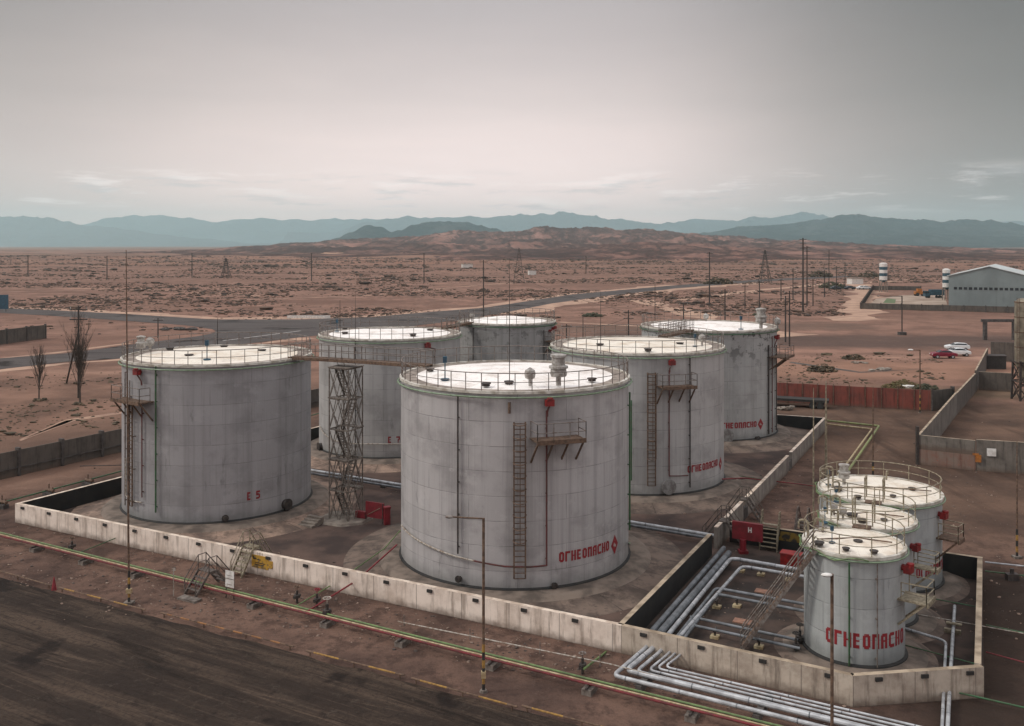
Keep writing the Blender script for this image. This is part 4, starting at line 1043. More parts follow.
n1 = -Vector(nrm_of(WA, WB, MID))
stile('wall_stile', 'beige stile climbing over the long front bund wall beside the yellow warning panel', G(236, 577), n1*1+E1*.05, 1.55, 1.0, .9, M['beige'], .55)
st = stile('pipe_stile', 'brown steel stile bridging the green and red pipe run beside the white notice', G(190, 596), n1+E1*.12, 1.15, .95, 1.0, M['brownsteel'], .55)
mb = MB(); mb.box(G(189.5, 599, .06), (1.4, .55, .12), math.atan2(E1.y, E1.x)); build(mb, 'footing', M['block'], st)
nd = Vector(nrm_of(WS, WT, MID))
stile('wall_stile', 'weathered stile over the dividing wall beside the red hose cabinet', dv(723, 521)-nd*1.45+Vector((0,0,0)), nd, 1.45, 1.1, .9, M['brownsteel'], .6)
stile('wall_stile', 'second stile over the dividing wall just beyond the bright coping end', dv(745.5, 500)-nd*1.35, nd, 1.45, 1.0, .8, M['brownsteel'], .5)
pst = G(768, 551.5); nb = Vector((-d.y, d.x, 0)) if False else (Vector((-dback.normalized().y, dback.normalized().x, 0)))
stile('wall_ladder', 'pale yellow stepladder against the black wall right of the red hose cabinet', pst, nb, 1.55, .75, 1.15, M['beige'], .3, False, .95)
stile('wall_stile', 'dark stile partly hidden behind the red equipment box near the front small tank', G(799, 548), nb, 1.5, 1.2, .7, M['brownsteel'], .4, True, .9)
# long stair to the front small tank
a0 = G(741.5, 648, .05); a1 = S1.P(R_(-66), S1.h+.05, .05); dd = Vector((a1.x-a0.x, a1.y-a0.y, 0)).normalized(); q = Vector((-dd.y, dd.x, 0))
rt = empty('tank_stair', a0, 'long steep steel stair rising from the pipes to the front small tank roof', 'stair')
mb = MB()
for s_ in (-.36, .36): mb.bar(a0+q*s_, a1+q*s_, .07, .18)
build(mb, 'stringer', M['rail'], rt)
mb = MB()
for i in range(1, 22):
    p = a0.lerp(a1, i/22); mb.obox(p-q*.34-dd*.11, q*.68, dd*.22, Vector((0,0,.03)))
build(mb, 'tread', M['rusty'], rt)
mb = MB()
for s_ in (-.4, .4):
    up = Vector((0,0,1.0)); mb.tube([a0+q*s_, a0+q*s_+up, a1+q*s_+up, a1+dd*.5+q*s_+up], .034, 6); mb.tube([a0+q*s_+up*.5, a1+q*s_+up*.5], .026, 5)
    for i in range(1, 6):
        p = a0.lerp(a1, i/5.2)+q*s_; mb.tube([p, p+up], .028, 5)
build(mb, 'handrail', M['rail'], rt)

# ---------------------------------------------------------------- lattice stair tower and gangways
tb = G(346, 519); w = 1.75; hh = 11.35
rt = empty('stair_tower', tb, 'open lattice stair tower standing between the left and front centre tanks', 'stair tower')
cor = [tb+E1*(sx*w/2)+E2*(sy*w/2) for sx, sy in ((-1,-1),(1,-1),(1,1),(-1,1))]
mb = MB()
for c in cor: mb.bar(c, c+Vector((0,0,hh)), .09)
build(mb, 'corner_post', M['towersteel'], rt)
mb = MB(); lv = [hh*i/5 for i in range(6)]
for i in range(5):
    for k in range(4):
        a, b = cor[k], cor[(k+1) % 4]; z0, z1 = Vector((0,0,lv[i])), Vector((0,0,lv[i+1]))
        zm = (z0+z1)/2; m_ = (a+b)/2
        mb.bar(a+z0, m_+z1, .045); mb.bar(b+z0, m_+z1, .045); mb.bar(a+z1, m_+z0, .035); mb.bar(b+z1, m_+z0, .035)
        mb.bar(a+z1, b+z1, .09)
        if i == 0: mb.bar(a+z0+Vector((0,0,.1)), b+z0+Vector((0,0,.1)), .09)
build(mb, 'bracing', M['towersteel'], rt)
for i in range(1, 6):
    mb = MB(); c = tb+Vector((0,0,lv[i]+.03)); s_ = 1 if i % 2 else -1
    if i == 5: mb.obox(c-E1*w*.55-E2*(w*.55), E1*w*1.1, E2*w*1.1, Vector((0,0,.07)))
    else: mb.obox(c-E1*w*.55+E2*(w*.2 if s_ > 0 else -w*.55), E1*w*1.1, E2*w*.35, Vector((0,0,.07)))
    build(mb, 'landing', M['towersteel'], rt)
for i in range(5):
    mb = MB(); s_ = 1 if i % 2 else -1; a = tb+E2*(-s_*w*.36)+E1*(s_*.32)+Vector((0,0,lv[i]+.05)); b = tb+E2*(s_*w*.30)+E1*(s_*.32)+Vector((0,0,lv[i+1]))
    for e in (-.3, .3):
        mb.bar(a+E1*e, b+E1*e, .06, .16)
        mb.tube([a+E1*e+Vector((0,0,.9)), b+E1*e+Vector((0,0,.9))], .025, 5)
    for k in range(1, 10):
        p = a.lerp(b, k/10); mb.obox(p-E1*.29-E2*.08, E1*.58, E2*.2, Vector((0,0,.03)))
    build(mb, 'stair_flight', M['towersteel'], rt)
mb = MB(); mb.lathe([(2.05,.0),(1.95,.16),(.01,.17)], tb+Vector((0,0,.0)), 8); build(mb, 'footing', M['conc'], rt)
mb = MB()
for k in range(4): mb.obox(tb-E1*(1.5)-E2*(2.0+.35*k)-E1*.55, E1*1.3, E2*.34, Vector((0,0,.5-.12*k)))
tag(build(mb, 'concrete_steps', M['conc'], org=tb-E2*3), 'four low concrete steps at the foot of the lattice stair tower', 'steps')
def gangway(label, a, b, wd=.85, rail=1.1, mat='rusty', railmat='rail', step=.95, dk=.14):
    a, b = Vector(a), Vector(b); d = (b-a); L = d.length; d.normalize(); q = Vector((-d.y, d.x, 0)).normalized(); rt = empty('gangway', a, label, 'gangway')
    mb = MB(); mb.obox(a-q*wd/2, b-a, q*wd, Vector((0,0,.06)))
    for s_ in (-.5, .5): mb.bar(a+q*wd*s_+Vector((0,0,-.02)), b+q*wd*s_+Vector((0,0,-.02)), .07, dk*1.6)
    build(mb, 'deck', M[mat], rt); mb = MB(); k = max(2, int(L/step))
    for s_ in (-.5, .5):
        for i in range(k+1): p = a.lerp(b, i/k)+q*wd*s_; mb.tube([p, p+Vector((0,0,rail))], .028, 5)
        for zz in (rail, rail*.55): mb.tube([a+q*wd*s_+Vector((0,0,zz)), b+q*wd*s_+Vector((0,0,zz))], .03, 5)
    build(mb, 'gangway_railing', M[railmat], rt); return rt
zt = T1.c.z+T1.h+.12; tt_ = tb+Vector((0,0,hh+.1))
d1 = (tb-T1.c); d1.z = 0; d1.normalize(); d2 = (tb-T2.c); d2.z = 0; d2.normalize()
p1 = Vector((T1.c.x, T1.c.y, zt))+d1*(T1.r-.3); p2 = Vector((T2.c.x, T2.c.y, T2.c.z+T2.h+.12))+d2*(T2.r-.3)
gangway('gangway from the tank marked E 5 to the lattice stair tower', p1, Vector((tb.x, tb.y, zt))-d1*1.2)
gangway('gangway from the lattice stair tower to the front centre tank', Vector((tb.x, tb.y, zt+.02))-d2*1.2+(tb-tb), p2)
gangway('short level walkway on top of the lattice stair tower', Vector((tb.x, tb.y, zt))-d1*1.2, Vector((tb.x, tb.y, zt))-d2*1.2)
def tankway(label, A, B, **k):
    d = B.c-A.c; d.z = 0; d.normalize(); gangway(label, Vector((A.c.x, A.c.y, A.c.z+A.h+.12))+d*(A.r-.2), Vector((B.c.x, B.c.y, B.c.z+B.h+.12))-d*(B.r-.2), **k)
tankway('gangway between the right-of-centre tank and the flaking tank behind it', T3, T6, step=.5)
tankway('gangway between the tank marked E 7 and the narrower rear tank', T4, T5, step=.6)

# ---------------------------------------------------------------- pipes in the yard
def rounded(pts, r):
    pts = [Vector(p) for p in pts]; out = [pts[0]]
    for a, b, c in zip(pts, pts[1:], pts[2:]):
        d1 = (a-b); d2 = (c-b); q = min(r, d1.length*.45, d2.length*.45); s_, e_ = b+d1.normalized()*q, b+d2.normalized()*q
        for i in range(7):
            t_ = i/6; out.append(s_*(1-t_)**2 + b*2*t_*(1-t_) + e_*t_*t_)
    out.append(pts[-1]); return out
def pipe(label, pts, rad, mat, name='pipe', cat='pipe', group=None, bend=.45, bands=None, flange=None):
    path = rounded(pts, bend); mb = MB(); mb.tube(path, rad, 10)
    mats = [M[mat]]
    if bands:       # joint rings of the cladding
        mats.append(M['aludk'])
        for a, b in zip(pts, pts[1:]):
            a, b = Vector(a), Vector(b); L = (b-a).length; d = (b-a).normalized(); k = .6
            while k < L-.4:
                mb.tube([a+d*k, a+d*(k+.05)], rad*1.06, 10, mat=1); k += bands
    o = build(mb, name, mats, org=pts[0], smooth=True); return tag(o, label, cat, group)
zr = .42
def run(px0, py0, px1, py1, z): return G(px0, py0, z), G(px1, py1, z)
RG = 'pipes of the long coloured pipe run along the front'
def along(off, z, rad, mat, label):
    a, b = G(-70, 517.2, z)+E2*off, G(800, 735.5, z)+E2*off
    # two straight runs meeting at the bend seen beside the left mast
    m_ = G(160, 575.5, z)+E2*off
    mb = MB(); mb.tube([a, m_, b], rad, 8)
    L = (b-m_).length; d = (b-m_).normalized(); k = 3.0
    return tag(build(mb, 'pipe', M[mat], org=a, smooth=True), label, 'pipe', RG)
along(.34, .46, .055, 'green', 'bright green pipe, rear one of the long coloured run along the front')
along(.09, .46, .038, 'cream', 'thin cream pipe between the green and red pipes of the front run')
along(-.10, .44, .055, 'piperd', 'dark red pipe, nearest one of the long coloured run along the front')
blk = None
def support_at(p, label, grp, s_=1.0):
    global blk
    if blk is None:
        blk = empty('pipe_support', (0,0,0), label, 'pipe support', grp)
        mb = MB(); mb.obox(-E1*.24-E2*.42, E1*.48, E2*.84, Vector((0,0,.26))); build(mb, 'concrete_block', M['block'], blk, local=True)
        mb = MB(); mb.bar(-E2*.45+Vector((0,0,.32)), E2*.45+Vector((0,0,.32)), .09); mb.bar(-E2*.34+Vector((0,0,.2)), -E2*.34+Vector((0,0,.34)), .07); mb.bar(E2*.34+Vector((0,0,.2)), E2*.34+Vector((0,0,.34)), .07)
        build(mb, 'saddle', M['steel'], blk, local=True); blk.location = p; return blk
    return copy_tree(blk, p, 0, label, s_, grp)
GB = 'concrete blocks carrying the front pipe run'
lab = {36: 'leftmost concrete block under the front pipe run', 85: 'concrete block under the pipe run beside the small upright valve at left', 136: 'concrete block under the pipe run just right of the left mast',
       254: 'concrete block under the pipe run just right of the white notice', 327: 'concrete block below the cluster of three valves', 402: 'concrete block under the pipe run where the thin white line starts',
       492: 'concrete block under the pipe run just right of the centre lamp post', 589: 'concrete block under the pipe run beside the lone valve', 692: 'concrete block under the coloured pipes beside the bundle of silver pipes'}
for px, l in lab.items():
    a, b = (G(-70, 517.2, 0), G(160, 575.5, 0)) if px < 150 else (G(160, 575.5, 0), G(800, 735.5, 0))
    # where the run crosses this column, at z of the pipe
    ar = G(-70, 517.2, .46) if px < 150 else G(160, 575.5, .46); br_ = G(160, 575.5, .46) if px < 150 else G(800, 735.5, .46)
    rx = (px-512)/F; d = br_-ar; t_ = (ar.x-rx*ar.y)/(rx*d.y-d.x); p = ar+d*t_; p.z = .0
    support_at(p+E2*.08, l, GB)
# thin white line and its posts
pipe('thin pale line on little posts behind the coloured pipe run', [G(398, 621.5, .55), G(610, 664, .55), G(680, 682, .5)], .03, 'railw', bend=.1)
for (x_, y_, l) in ((404,626,'first'),(470,640,'second'),(540,654,'third'),(600,667,'fourth')):
    mb = MB(); mb.tube([G(x_, y_, 0), G(x_, y_, 0)+Vector((0,0,.6))], .03, 5); tag(build(mb, 'line_post', M['rail'], org=G(x_, y_)), l+' little post from the left under the thin pale line', 'post', 'little posts of the thin pale line')
# valves
def valve(label, p, h=.9, col='steel', wheel='rusty', grp='upright valves beside the front pipe run', s_=1.0):
    p = Vector(p); rt = empty('valve', p, label, 'valve', grp); mb = MB(); mb.tube([p, p+Vector((0,0,h*.75))], .07*s_, 8); mb.lathe([(.02,h*.3),(.17*s_,h*.32),(.17*s_,h*.5),(.02,h*.52)], p, 10)
    mb.tube([p-E2*.25+Vector((0,0,h*.4)), p+E2*.25+Vector((0,0,h*.4))], .1*s_, 8); build(mb, 'valve_body', M[col], rt)
    mb = MB(); c = p+Vector((0,0,h)); mb.tube([c+Vector((math.cos(a)*.17, math.sin(a)*.17, 0))*s_ for a in [PI*k/5 for k in range(10)]], .028, 5, closed=True)
    mb.bar(c-Vector((.16,0,0))*s_, c+Vector((.16,0,0))*s_, .03); mb.bar(c-Vector((0,.16,0))*s_, c+Vector((0,.16,0))*s_, .03); mb.tube([p+Vector((0,0,h*.7)), c], .025, 5)
    build(mb, 'handwheel', M[wheel], rt)
valve('left valve of the cluster of three on the front pipe run', G(297, 603), .95)
valve('middle valve of the cluster of three, on the red branch pipe', G(317, 607), 1.0, 'steel', 'darkred')
valve('right valve of the cluster of three, with a pale top', G(327, 621), 1.25, 'steel', 'railw', s_=1.3)
valve('small upright valve between the pipe run and the wall near the left mast', G(72, 552), .95)
valve('lone dark valve where a green branch leaves the pipe run for the wall', G(582.5, 674), 1.0, 'steel', 'rail')
# branches to the wall
def wallpt(px, py, inset=0.0):
    p, d, q = on_wall(px, py); return p - q*inset
pipe('dark red branch pipe from the valve cluster up to the front wall', [G(308, 611, .45), wallpt(352, 583.5, -.1), wallpt(352, 583.5, .35), T2.P(R_(-78), .75, .3)], .05, 'darkred', bend=.05)
pipe('thin green branch pipe from the front wall to the front centre tank', [G(296, 606, .45), wallpt(330, 586, -.1), wallpt(330, 586, .4), G(385, 548, .5), T2.P(R_(-95), 1.0, .2)], .035, 'green', bend=.05)
pipe('thin green branch pipe running to the front wall near the left mast', [G(80, 552.5, .46), wallpt(116, 538, -.05)], .03, 'dgreen', bend=.05)
pipe('green branch pipe with a pale cap running to the wall by the silver pipes', [G(584, 669, .46), wallpt(607, 651, -.1)], .055, 'green', bend=.05)
# six silver pipes passing through the wall and turning right
GA = 'silver clad pipes turning along the front of the small bund'
sil = [((634, 657), (616, 672), .125, 'alu'), ((644, 659), (627, 670), .14, 'alu'), ((649, 661), (639, 671), .10, 'alu'), ((657, 664), (650, 670), .075, 'alu'), ((662, 665), (655, 668.5), .07, 'alu'), ((669, 667), (665, 670), .07, 'alu')]
names = ['outermost silver pipe, nearest the coloured run', 'fattest silver pipe, second from the coloured run', 'third silver pipe from the coloured run', 'fourth silver pipe, one of the three thin ones', 'fifth silver pipe, one of the three thin ones', 'innermost thin silver pipe, closest to the bund wall']
dW = (WC-WB).normalized(); nW = Vector((dW.y, -dW.x, 0))   # outward
offs = [3.15, 2.75, 2.35, 2.0, 1.7, 1.4]
inn = []
nearU = [.2, .72, 1.25, 1.68, 2.02, 2.38]
CRN = [(613.5,675.5),(626.5,670.5),(636.5,671.5),(648.5,670),(656.5,668.3),(664.5,666.8)]
RAD = [.10,.125,.085,.06,.055,.055]
for i, (cx_, cy_) in enumerate(CRN):
    z = .42; bend_ = G(cx_, cy_, z); rel = bend_-WB; u = rel.dot(dW); of = rel.dot(nW); bend_.z = 0
    o = WB+dW*u+dW*.35; rad, mt = RAD[i], sil[i][3]; far = bend_+dW*34
    pipe(names[i], [o-nW*.6+Vector((0,0,z+.2)), o+nW*.3+Vector((0,0,z+.2)), bend_+Vector((0,0,z)), far+Vector((0,0,z))], rad, mt, group=GA, bend=.35, bands=2.6)
for k, l in ((.8, 'first'), (6.2, 'second'), (12.0, 'third')):
    p = WB+dW*(k+1.5)+nW*2.3; mb = MB(); mb.obox(p-dW*.15-nW*1.2, dW*.3, nW*2.3, Vector((0,0,.3)))
    tag(build(mb, 'pipe_sleeper', M['concdk'], org=p), l+' concrete sleeper under the silver pipes, counted from their bend', 'pipe support', 'sleepers under the silver pipes')
# pipes inside the small bund
GI = 'pipes inside the small bund'
zi = .5
dS = (WT-WS).normalized()
def inside(pts, rad, mt, label, bend=.4, bands=2.2): pipe(label, [G(*p, zi) for p in pts], rad, mt, group=GI, bend=bend, bands=bands)
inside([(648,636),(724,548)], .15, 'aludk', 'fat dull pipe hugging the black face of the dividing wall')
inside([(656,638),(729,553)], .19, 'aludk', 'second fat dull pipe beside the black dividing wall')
inside([(664,640),(731,558),(806,571)], .12, 'alu', 'bright pipe with the outermost bend, ending at the front small tank', .6)
inside([(676,641),(742,566),(806,577)], .10, 'alu', 'bright pipe with the second bend, just inside the outermost one', .6)
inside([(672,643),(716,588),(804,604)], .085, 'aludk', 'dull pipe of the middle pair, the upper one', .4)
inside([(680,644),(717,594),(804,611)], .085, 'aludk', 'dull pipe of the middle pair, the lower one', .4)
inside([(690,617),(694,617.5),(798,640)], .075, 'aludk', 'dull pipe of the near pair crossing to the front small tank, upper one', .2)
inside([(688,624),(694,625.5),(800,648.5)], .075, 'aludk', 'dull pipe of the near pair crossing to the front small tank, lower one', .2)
GQ = 'little supports under the pipes in the small bund'
for (x_, y_, l) in ((741,572,'little support under the bright pipes, nearest the hose cabinet'),(761,575.5,'little support under the bright pipes between hose cabinet and red box'),(788,580.5,'little support under the bright pipes right below the red box'),
                 (737,607,'little support under the middle dull pipes, right one'),(717,608,'little support under the middle dull pipes, left one'),(715,638,'little support under the near dull pipes, left one'),(759,648,'little support under the near dull pipes, beside the long stair')):
    p = G(x_, y_, 0); mb = MB(); mb.obox(p-E1*.22-E2*.2, E1*.44, E2*.4, Vector((0,0,.14))); rt = tag(build(mb, 'pipe_prop', M['cream'], org=p), l, 'pipe support', GQ)
    mb = MB(); mb.bar(p+Vector((0,0,.14)), p+Vector((0,0,.44)), .08); mb.bar(p-E2*.3+Vector((0,0,.46)), p+E2*.3+Vector((0,0,.46)), .07); build(mb, 'prop_post', M['steel'], rt)
M['pinkslab'] = simple('pinkish_slab', (.30,.16,.11), (.2,.11,.08), 3, .9, 0, .2)
for (x_, y_, l) in ((763,592,'pinkish flat slab on the floor under the middle pipes'),(742,622,'smaller pinkish flat slab on the floor between the near pipes')):
    p = G(x_, y_, 0); mb = MB(); mb.obox(p-E1*.45-E2*.3+Vector((0,0,.01)), E1*.95, E2*.6, Vector((0,0,.06))); tag(build(mb, 'slab', M['pinkslab'], org=p), l, 'slab')
valve('small valve where the near dull pipes reach the front small tank', G(796, 655), 1.1, 'steel', 'black', 'valves at the front small tank')
valve('small valve at the second near dull pipe beside the front small tank', G(800, 648), 1.2, 'steel', 'black', 'valves at the front small tank')
# red equipment
p = G(791, 566, 0); rt = empty('red_equipment_box', p, 'bright red equipment box standing behind the pipes in the small bund', 'box')
mb = MB(); mb.obox(p-E1*.6-E2*.4, E1*1.25, E2*.8, Vector((0,0,.8))); build(mb, 'box_body', M['red'], rt)
mb = MB(); mb.obox(p-E1*.64-E2*.44+Vector((0,0,.8)), E1*1.33, E2*.88, Vector((0,0,.07))); build(mb, 'lid', M['red'], rt)
p = G(743, 553, 0); rt = empty('hose_cabinet', p, 'dark red hose cabinet board on a thick post beside the yellow stepladder', 'fire cabinet')
mb = MB(); mb.obox(p-E1*.75+Vector((0,0,.85))+E2*.1, E1*2.0, E2*.25, Vector((0,0,1.15))); build(mb, 'cabinet_board', M['darkred'], rt)
mb = MB(); mb.tube([p, p+Vector((0,0,.9))], .22, 10); mb.box(p+Vector((0,0,.1)), (.6,.6,.2)); build(mb, 'post', M['darkred'], rt)
mb = MB(); c = p+E1*.32+Vector((0,0,1.4))+E2*.085; mb.obox(c, E1*.07, -E2*.01, Vector((0,0,.34))); mb.obox(c+E1*.17, E1*.07, -E2*.01, Vector((0,0,.34))); mb.obox(c+E1*.07+Vector((0,0,.12)), E1*.10, -E2*.01, Vector((0,0,.07)))
build(mb, 'cabinet_mark', M['white'], rt)
p = G(376, 523, 0); rt = empty('fire_board', p, 'dark red fire board with a diagonal pole near the lattice stair tower', 'fire board')
mb = MB(); mb.obox(p-E1*.95+Vector((0,0,.35)), E1*1.6, E2*.12, Vector((0,0,1.15))); mb.obox(p-E1*1.9+Vector((0,0,.15)), E1*.9, E2*.3, Vector((0,0,.5))); build(mb, 'board', M['darkred'], rt)
mb = MB(); mb.tube([p-E1*.9, p-E1*.9+Vector((0,0,.5))], .04, 6); mb.tube([p+E1*.6, p+E1*.6+Vector((0,0,1.5))], .04, 6); build(mb, 'leg', M['steel'], rt)
mb = MB(); mb.tube([p-E1*.7-E2*.06+Vector((0,0,.55)), p+E1*.4-E2*.06+Vector((0,0,1.15))], .025, 5); build(mb, 'pole_tool', M['beige'], rt)
p = G(387, 524.5, 0); mb = MB(); mb.box(p+Vector((0,0,.6)), (.42,.35,1.2), .4); mb.box(p+Vector((0,0,1.26)), (.5,.43,.12), .4); tag(build(mb, 'fire_post', M['darkred'], org=p), 'short dark red upright box right of the fire board', 'fire post')
p = G(352, 519, 0)-E1*1.9; 
# pipe pair crossing the big bund
pipe('white clad pipe crossing the big bund floor behind the front centre tank', [G(300, 468.5, .5), G(716, 536, .5)], .13, 'alu', bands=2.5)
pipe('second white clad pipe crossing the big bund, nearer the front', [G(300, 471.5, .45), G(712, 538.5, .45)], .10, 'aludk', bands=2.5)
for k, (x_, y_) in enumerate(((640,527),(690,535),(385,487))):
    p = G(x_, y_, 0); mb = MB(); mb.obox(p-E1*.2-E2*.4, E1*.4, E2*.8, Vector((0,0,.3)))
    tag(build(mb, 'pipe_sleeper', M['concdk'], org=p), ('concrete sleeper under the white pipes right beside the front centre tank', 'concrete sleeper under the white pipes near the dividing wall stile', 'concrete sleeper under the white pipes left of the front centre tank')[k], 'pipe support')
pipe('thin pale upright pipe with a valve at the right foot of the front centre tank', [G(629.5, 543, .02), G(629.5, 543, 2.0)], .06, 'palegreen', bend=.05)
pipe('dark red line on the ground between the right tank and dividing wall', [T3.P(R_(60), .4, .2), G(745, 478, .25), G(800, 484, .3), G(822, 487, .3)], .05, 'darkred', bend=.3)
pipe('thin green line on the ground right of the flaking tank', [G(700, 470, .2), G(760, 479, .25), G(812, 485, .3)], .03, 'dgreen', bend=.3)
# left pipes behind the left wall
pipe('green pipe along the outside of the left bund wall', [G(-40, 512, .4), G(0, 503, .4), G(118, 472, .4), G(330, 410, .4)], .06, 'dgreen', bend=.3)
pipe('thin dark line beside the green pipe left of the left bund wall', [G(80, 466, .3), G(126, 465, .3)], .04, 'steel', bend=.3)
for (x_, y_, l) in ((2,508,'valve group at the far left end of the green pipe'),(49,496,'low valve group on the green pipe outside the left wall'),(88,486,'valve group with upright stem on the green pipe nearest the E 5 tank')):
    p = G(x_, y_, 0); rt = empty('valve_group', p, l, 'valve', 'valve groups on the left green pipe'); mb = MB(); mb.obox(p-E1*.5-E2*.25, E1*1.0, E2*.5, Vector((0,0,.3))); build(mb, 'concrete_block', M['concdk'], rt)
    mb = MB(); mb.tube([p-E1*.3+Vector((0,0,.5)), p+E1*.6+Vector((0,0,.5))], .13, 8); mb.tube([p+Vector((0,0,.3)), p+Vector((0,0,1.0))], .05, 6); mb.tube([p+E1*.45+Vector((0,0,.3)), p+E1*.45+Vector((0,0,.8))], .05, 6); build(mb, 'valve_body', M['rusty'], rt)
# pipes going through the right part of the front wall
pipe('taller of two upright looking silver pipes leaving through the bottom right wall', [G(954.7, 606, .35), G(949.5, 690, .35), G(947, 740, .35)], .085, 'alu', bands=1.8)
pipe('second silver pipe leaving through the bottom right wall with a bend', [G(900, 627, .35), G(946, 641, .35), G(941.5, 740, .35)], .07, 'alu', bands=1.8)
p = G(952.5, 634, 0); mb = MB(); mb.obox(p-E1*.4, E1*.8, E2*.2, Vector((0,0,.22))); mb.tube([p-E1*.3+Vector((0,0,.55)), p+E1*.45+Vector((0,0,.55))], .08, 6); tag(build(mb, 'pipe_prop', M['beige'], org=p), 'yellowish support under the silver pipe right of the small tanks', 'pipe support')
for pts, mt, rad, l in (([(905,612),(1060,640)], 'railw', .025, 'thin pale line crossing the right side bund wall'), ([(985,562),(1060,570)], 'alu', .05, 'silver line on the ground beyond the right bund wall'),
                        ([(985,571),(1060,580)], 'dgreen', .045, 'green line on the ground beyond the right bund wall, the far one'), ([(930,598),(978,607)], 'dgreen', .035, 'green line on the ground behind the small tanks'),
                        ([(986,625),(1060,640)], 'dgreen', .035, 'green line on the ground beyond the right bund wall, middle one'), ([(905,645),(976,664)], 'dgreen', .03, 'green line inside the bottom right corner of the small bund'),
                        ([(938,688),(1070,718)], 'dgreen', .04, 'dark green line in front of the bottom right wall'), ([(986,652),(1060,672)], 'darkred', .03, 'dull red line on the ground at the right edge')):
    pipe(l, [G(*q_, .3) for q_ in pts], rad, mt, bend=.1)
p = G(1012, 580, 0); mb = MB(); mb.box(p+Vector((0,0,.2)), (.7,.4,.4)); mb.tube([p+Vector((0,0,.4)), p+Vector((0,0,.7))], .12, 8); tag(build(mb, 'valve_block', M['steel'], org=p), 'dark valve block on the ground lines at the right edge', 'valve')
# twin yellow-green pipes beyond the small bund
M['ygreen'] = simple('yellow_green_paint', (.26,.30,.11), (.17,.18,.08), 3, .6)
pipe('outer yellow green pipe of the pair turning behind the rear small tank', [G(827, 420.5, .6), G(879, 426, .6), G(839, 484, .6)], .11, 'ygreen', bend=.2)
pipe('inner pale pipe of the pair turning behind the rear small tank', [G(827, 424, .5), G(872, 429, .5), G(832, 484, .5)], .09, 'cream', bend=.2)
# ---------------------------------------------------------------- masts and lamp posts
def banded(mb, p, z0, z1, r, n_=5, i0=1, i1=2):
    for k in range(n_):
        a, b = z0+(z1-z0)*k/n_, z0+(z1-z0)*(k+1)/n_; mb.tube([p+Vector((0,0,a)), p+Vector((0,0,b))], r, 8, mat=i0 if k % 2 else i1)
def mast(label, base, top, r=.06, band=True, col='rusty', name='lightning_mast', cat='mast', lean=0.0, cap=False):
    p = Vector(base); rt = empty(name, p, label, cat); up = Vector((lean,0,1)); mb = MB()
    h = top-p.z; mb.tube([p+up*(0), p+up*h*.5, p+up*h*.86, p+up*h], r, 7, rr=[r, r*.75, r*.5, r*.28]); build(mb, 'pole', M[col], rt)
    if band:
        mb = MB(); banded(mb, p, 0.02, 1.9, r*1.12); build(mb, 'striped_foot', [M[col], M['yellow'], M['black']], rt)
        mb = MB(); mb.box(p+Vector((0,0,.06)), (.5,.5,.16)); build(mb, 'footing', M['block'], rt)
    return rt
def top_at(px_, py_, p): return H-(py_-HY)*p.y/F
p = G(129, 604); m_ = mast('very tall thin mast with striped foot in front of the E 5 tank', p, top_at(126, 250, p), .065, lean=-.008)
mb = MB(); mb.box(p+Vector((0,0,.75)), (.3,.2,.25)); build(mb, 'junction_box', M['cream'], m_)
pm = T2.roofpt(509.5, 385); mast('thin rod mast rising from the roof edge of the front centre tank', pm, top_at(509, 258, pm), .028, band=False, col='steel')
pm = T3.P(R_(-30), T3.h, .1); mast('thin rod mast on the roof edge of the right-of-centre tank', pm, top_at(616, 290, pm), .03, band=False, col='steel')
pm = T4.P(R_(-20), T4.h, .0); mast('thin rod mast on the roof edge of the tank marked E 7', pm, top_at(372, 290, pm), .028, band=False, col='steel')
p = G(813.5, 541); mast('slim pale mast left of the rear small tank', p, top_at(813, 388, p), .07, False, 'beige')
p = G(826, 481); mast('thick pale post at the far end of the dividing wall', p, top_at(826, 381, p), .13, False, 'beige', 'post', 'post')
p = G(873, 484); mast('rusty mast with yellow and black lower end behind the rear small tank', p, top_at(873, 386, p), .08, True)
p = G(1017, 558); mast('rusty mast with striped foot standing alone near the right edge', p, top_at(1018, 440, p), .07, True)
for x_, yb, yt, l in ((340, 345, 300, 'thin mast behind the E 7 tank, left side'), (217.5, 345, 318, 'short thin mast by the road behind the E 5 tank'), (583, 345, 312, 'thin mast left of the right-of-centre tank top'), (655, 330, 282, 'thin mast just left of the flaking tank')):
    p = G(x_, yb); mast(l, p, top_at(x_, yt, p), .12, False, 'steel')
def lamp(label, base, top, arm=None, head='white', r=.07, col='rusty', band=True, hs=1.0):
    p = Vector(base); rt = empty('lamp_post', p, label, 'lamp post'); mb = MB(); mb.tube([p, p+Vector((0,0,top-p.z))], r, 8); build(mb, 'pole', M[col], rt)
    t_ = Vector((p.x, p.y, top)); e = t_
    if arm:
        e = t_+Vector(arm); mb = MB(); mb.tube([t_-Vector((0,0,.03)), e], r*.6, 6); build(mb, 'arm', M[col], rt)
    mb = MB(); d = (Vector(arm).normalized() if arm else Vector((-1,-.2,0))); mb.ball(e+d*.2*hs, .28*hs, (1.25,.8,.42), 10, 6); build(mb, 'lamp_head', M[head], rt, smooth=True)
    if band:
        mb = MB(); banded(mb, p, .02, 2.2, r*1.08, 6); build(mb, 'striped_foot', [M[col], M['yellow'], M['black']], rt)
        mb = MB(); mb.lathe([(.2,0),(.16,.1),(.02,.12)], p, 8); build(mb, 'footing', M['block'], rt)
    return rt
p = G(483.5, 692); lz = top_at(479, 518, p); o = lamp('lamp post with striped foot and long left arm before the centre tank', p+Vector((0,0,0)), lz, (-1.45,.1,.02), 'rail', .065, hs=.6)
mb = MB(); mb.box(p+Vector((0,0,.8)), (.22,.18,.3)); build(mb, 'junction_box', M['cream'], o)
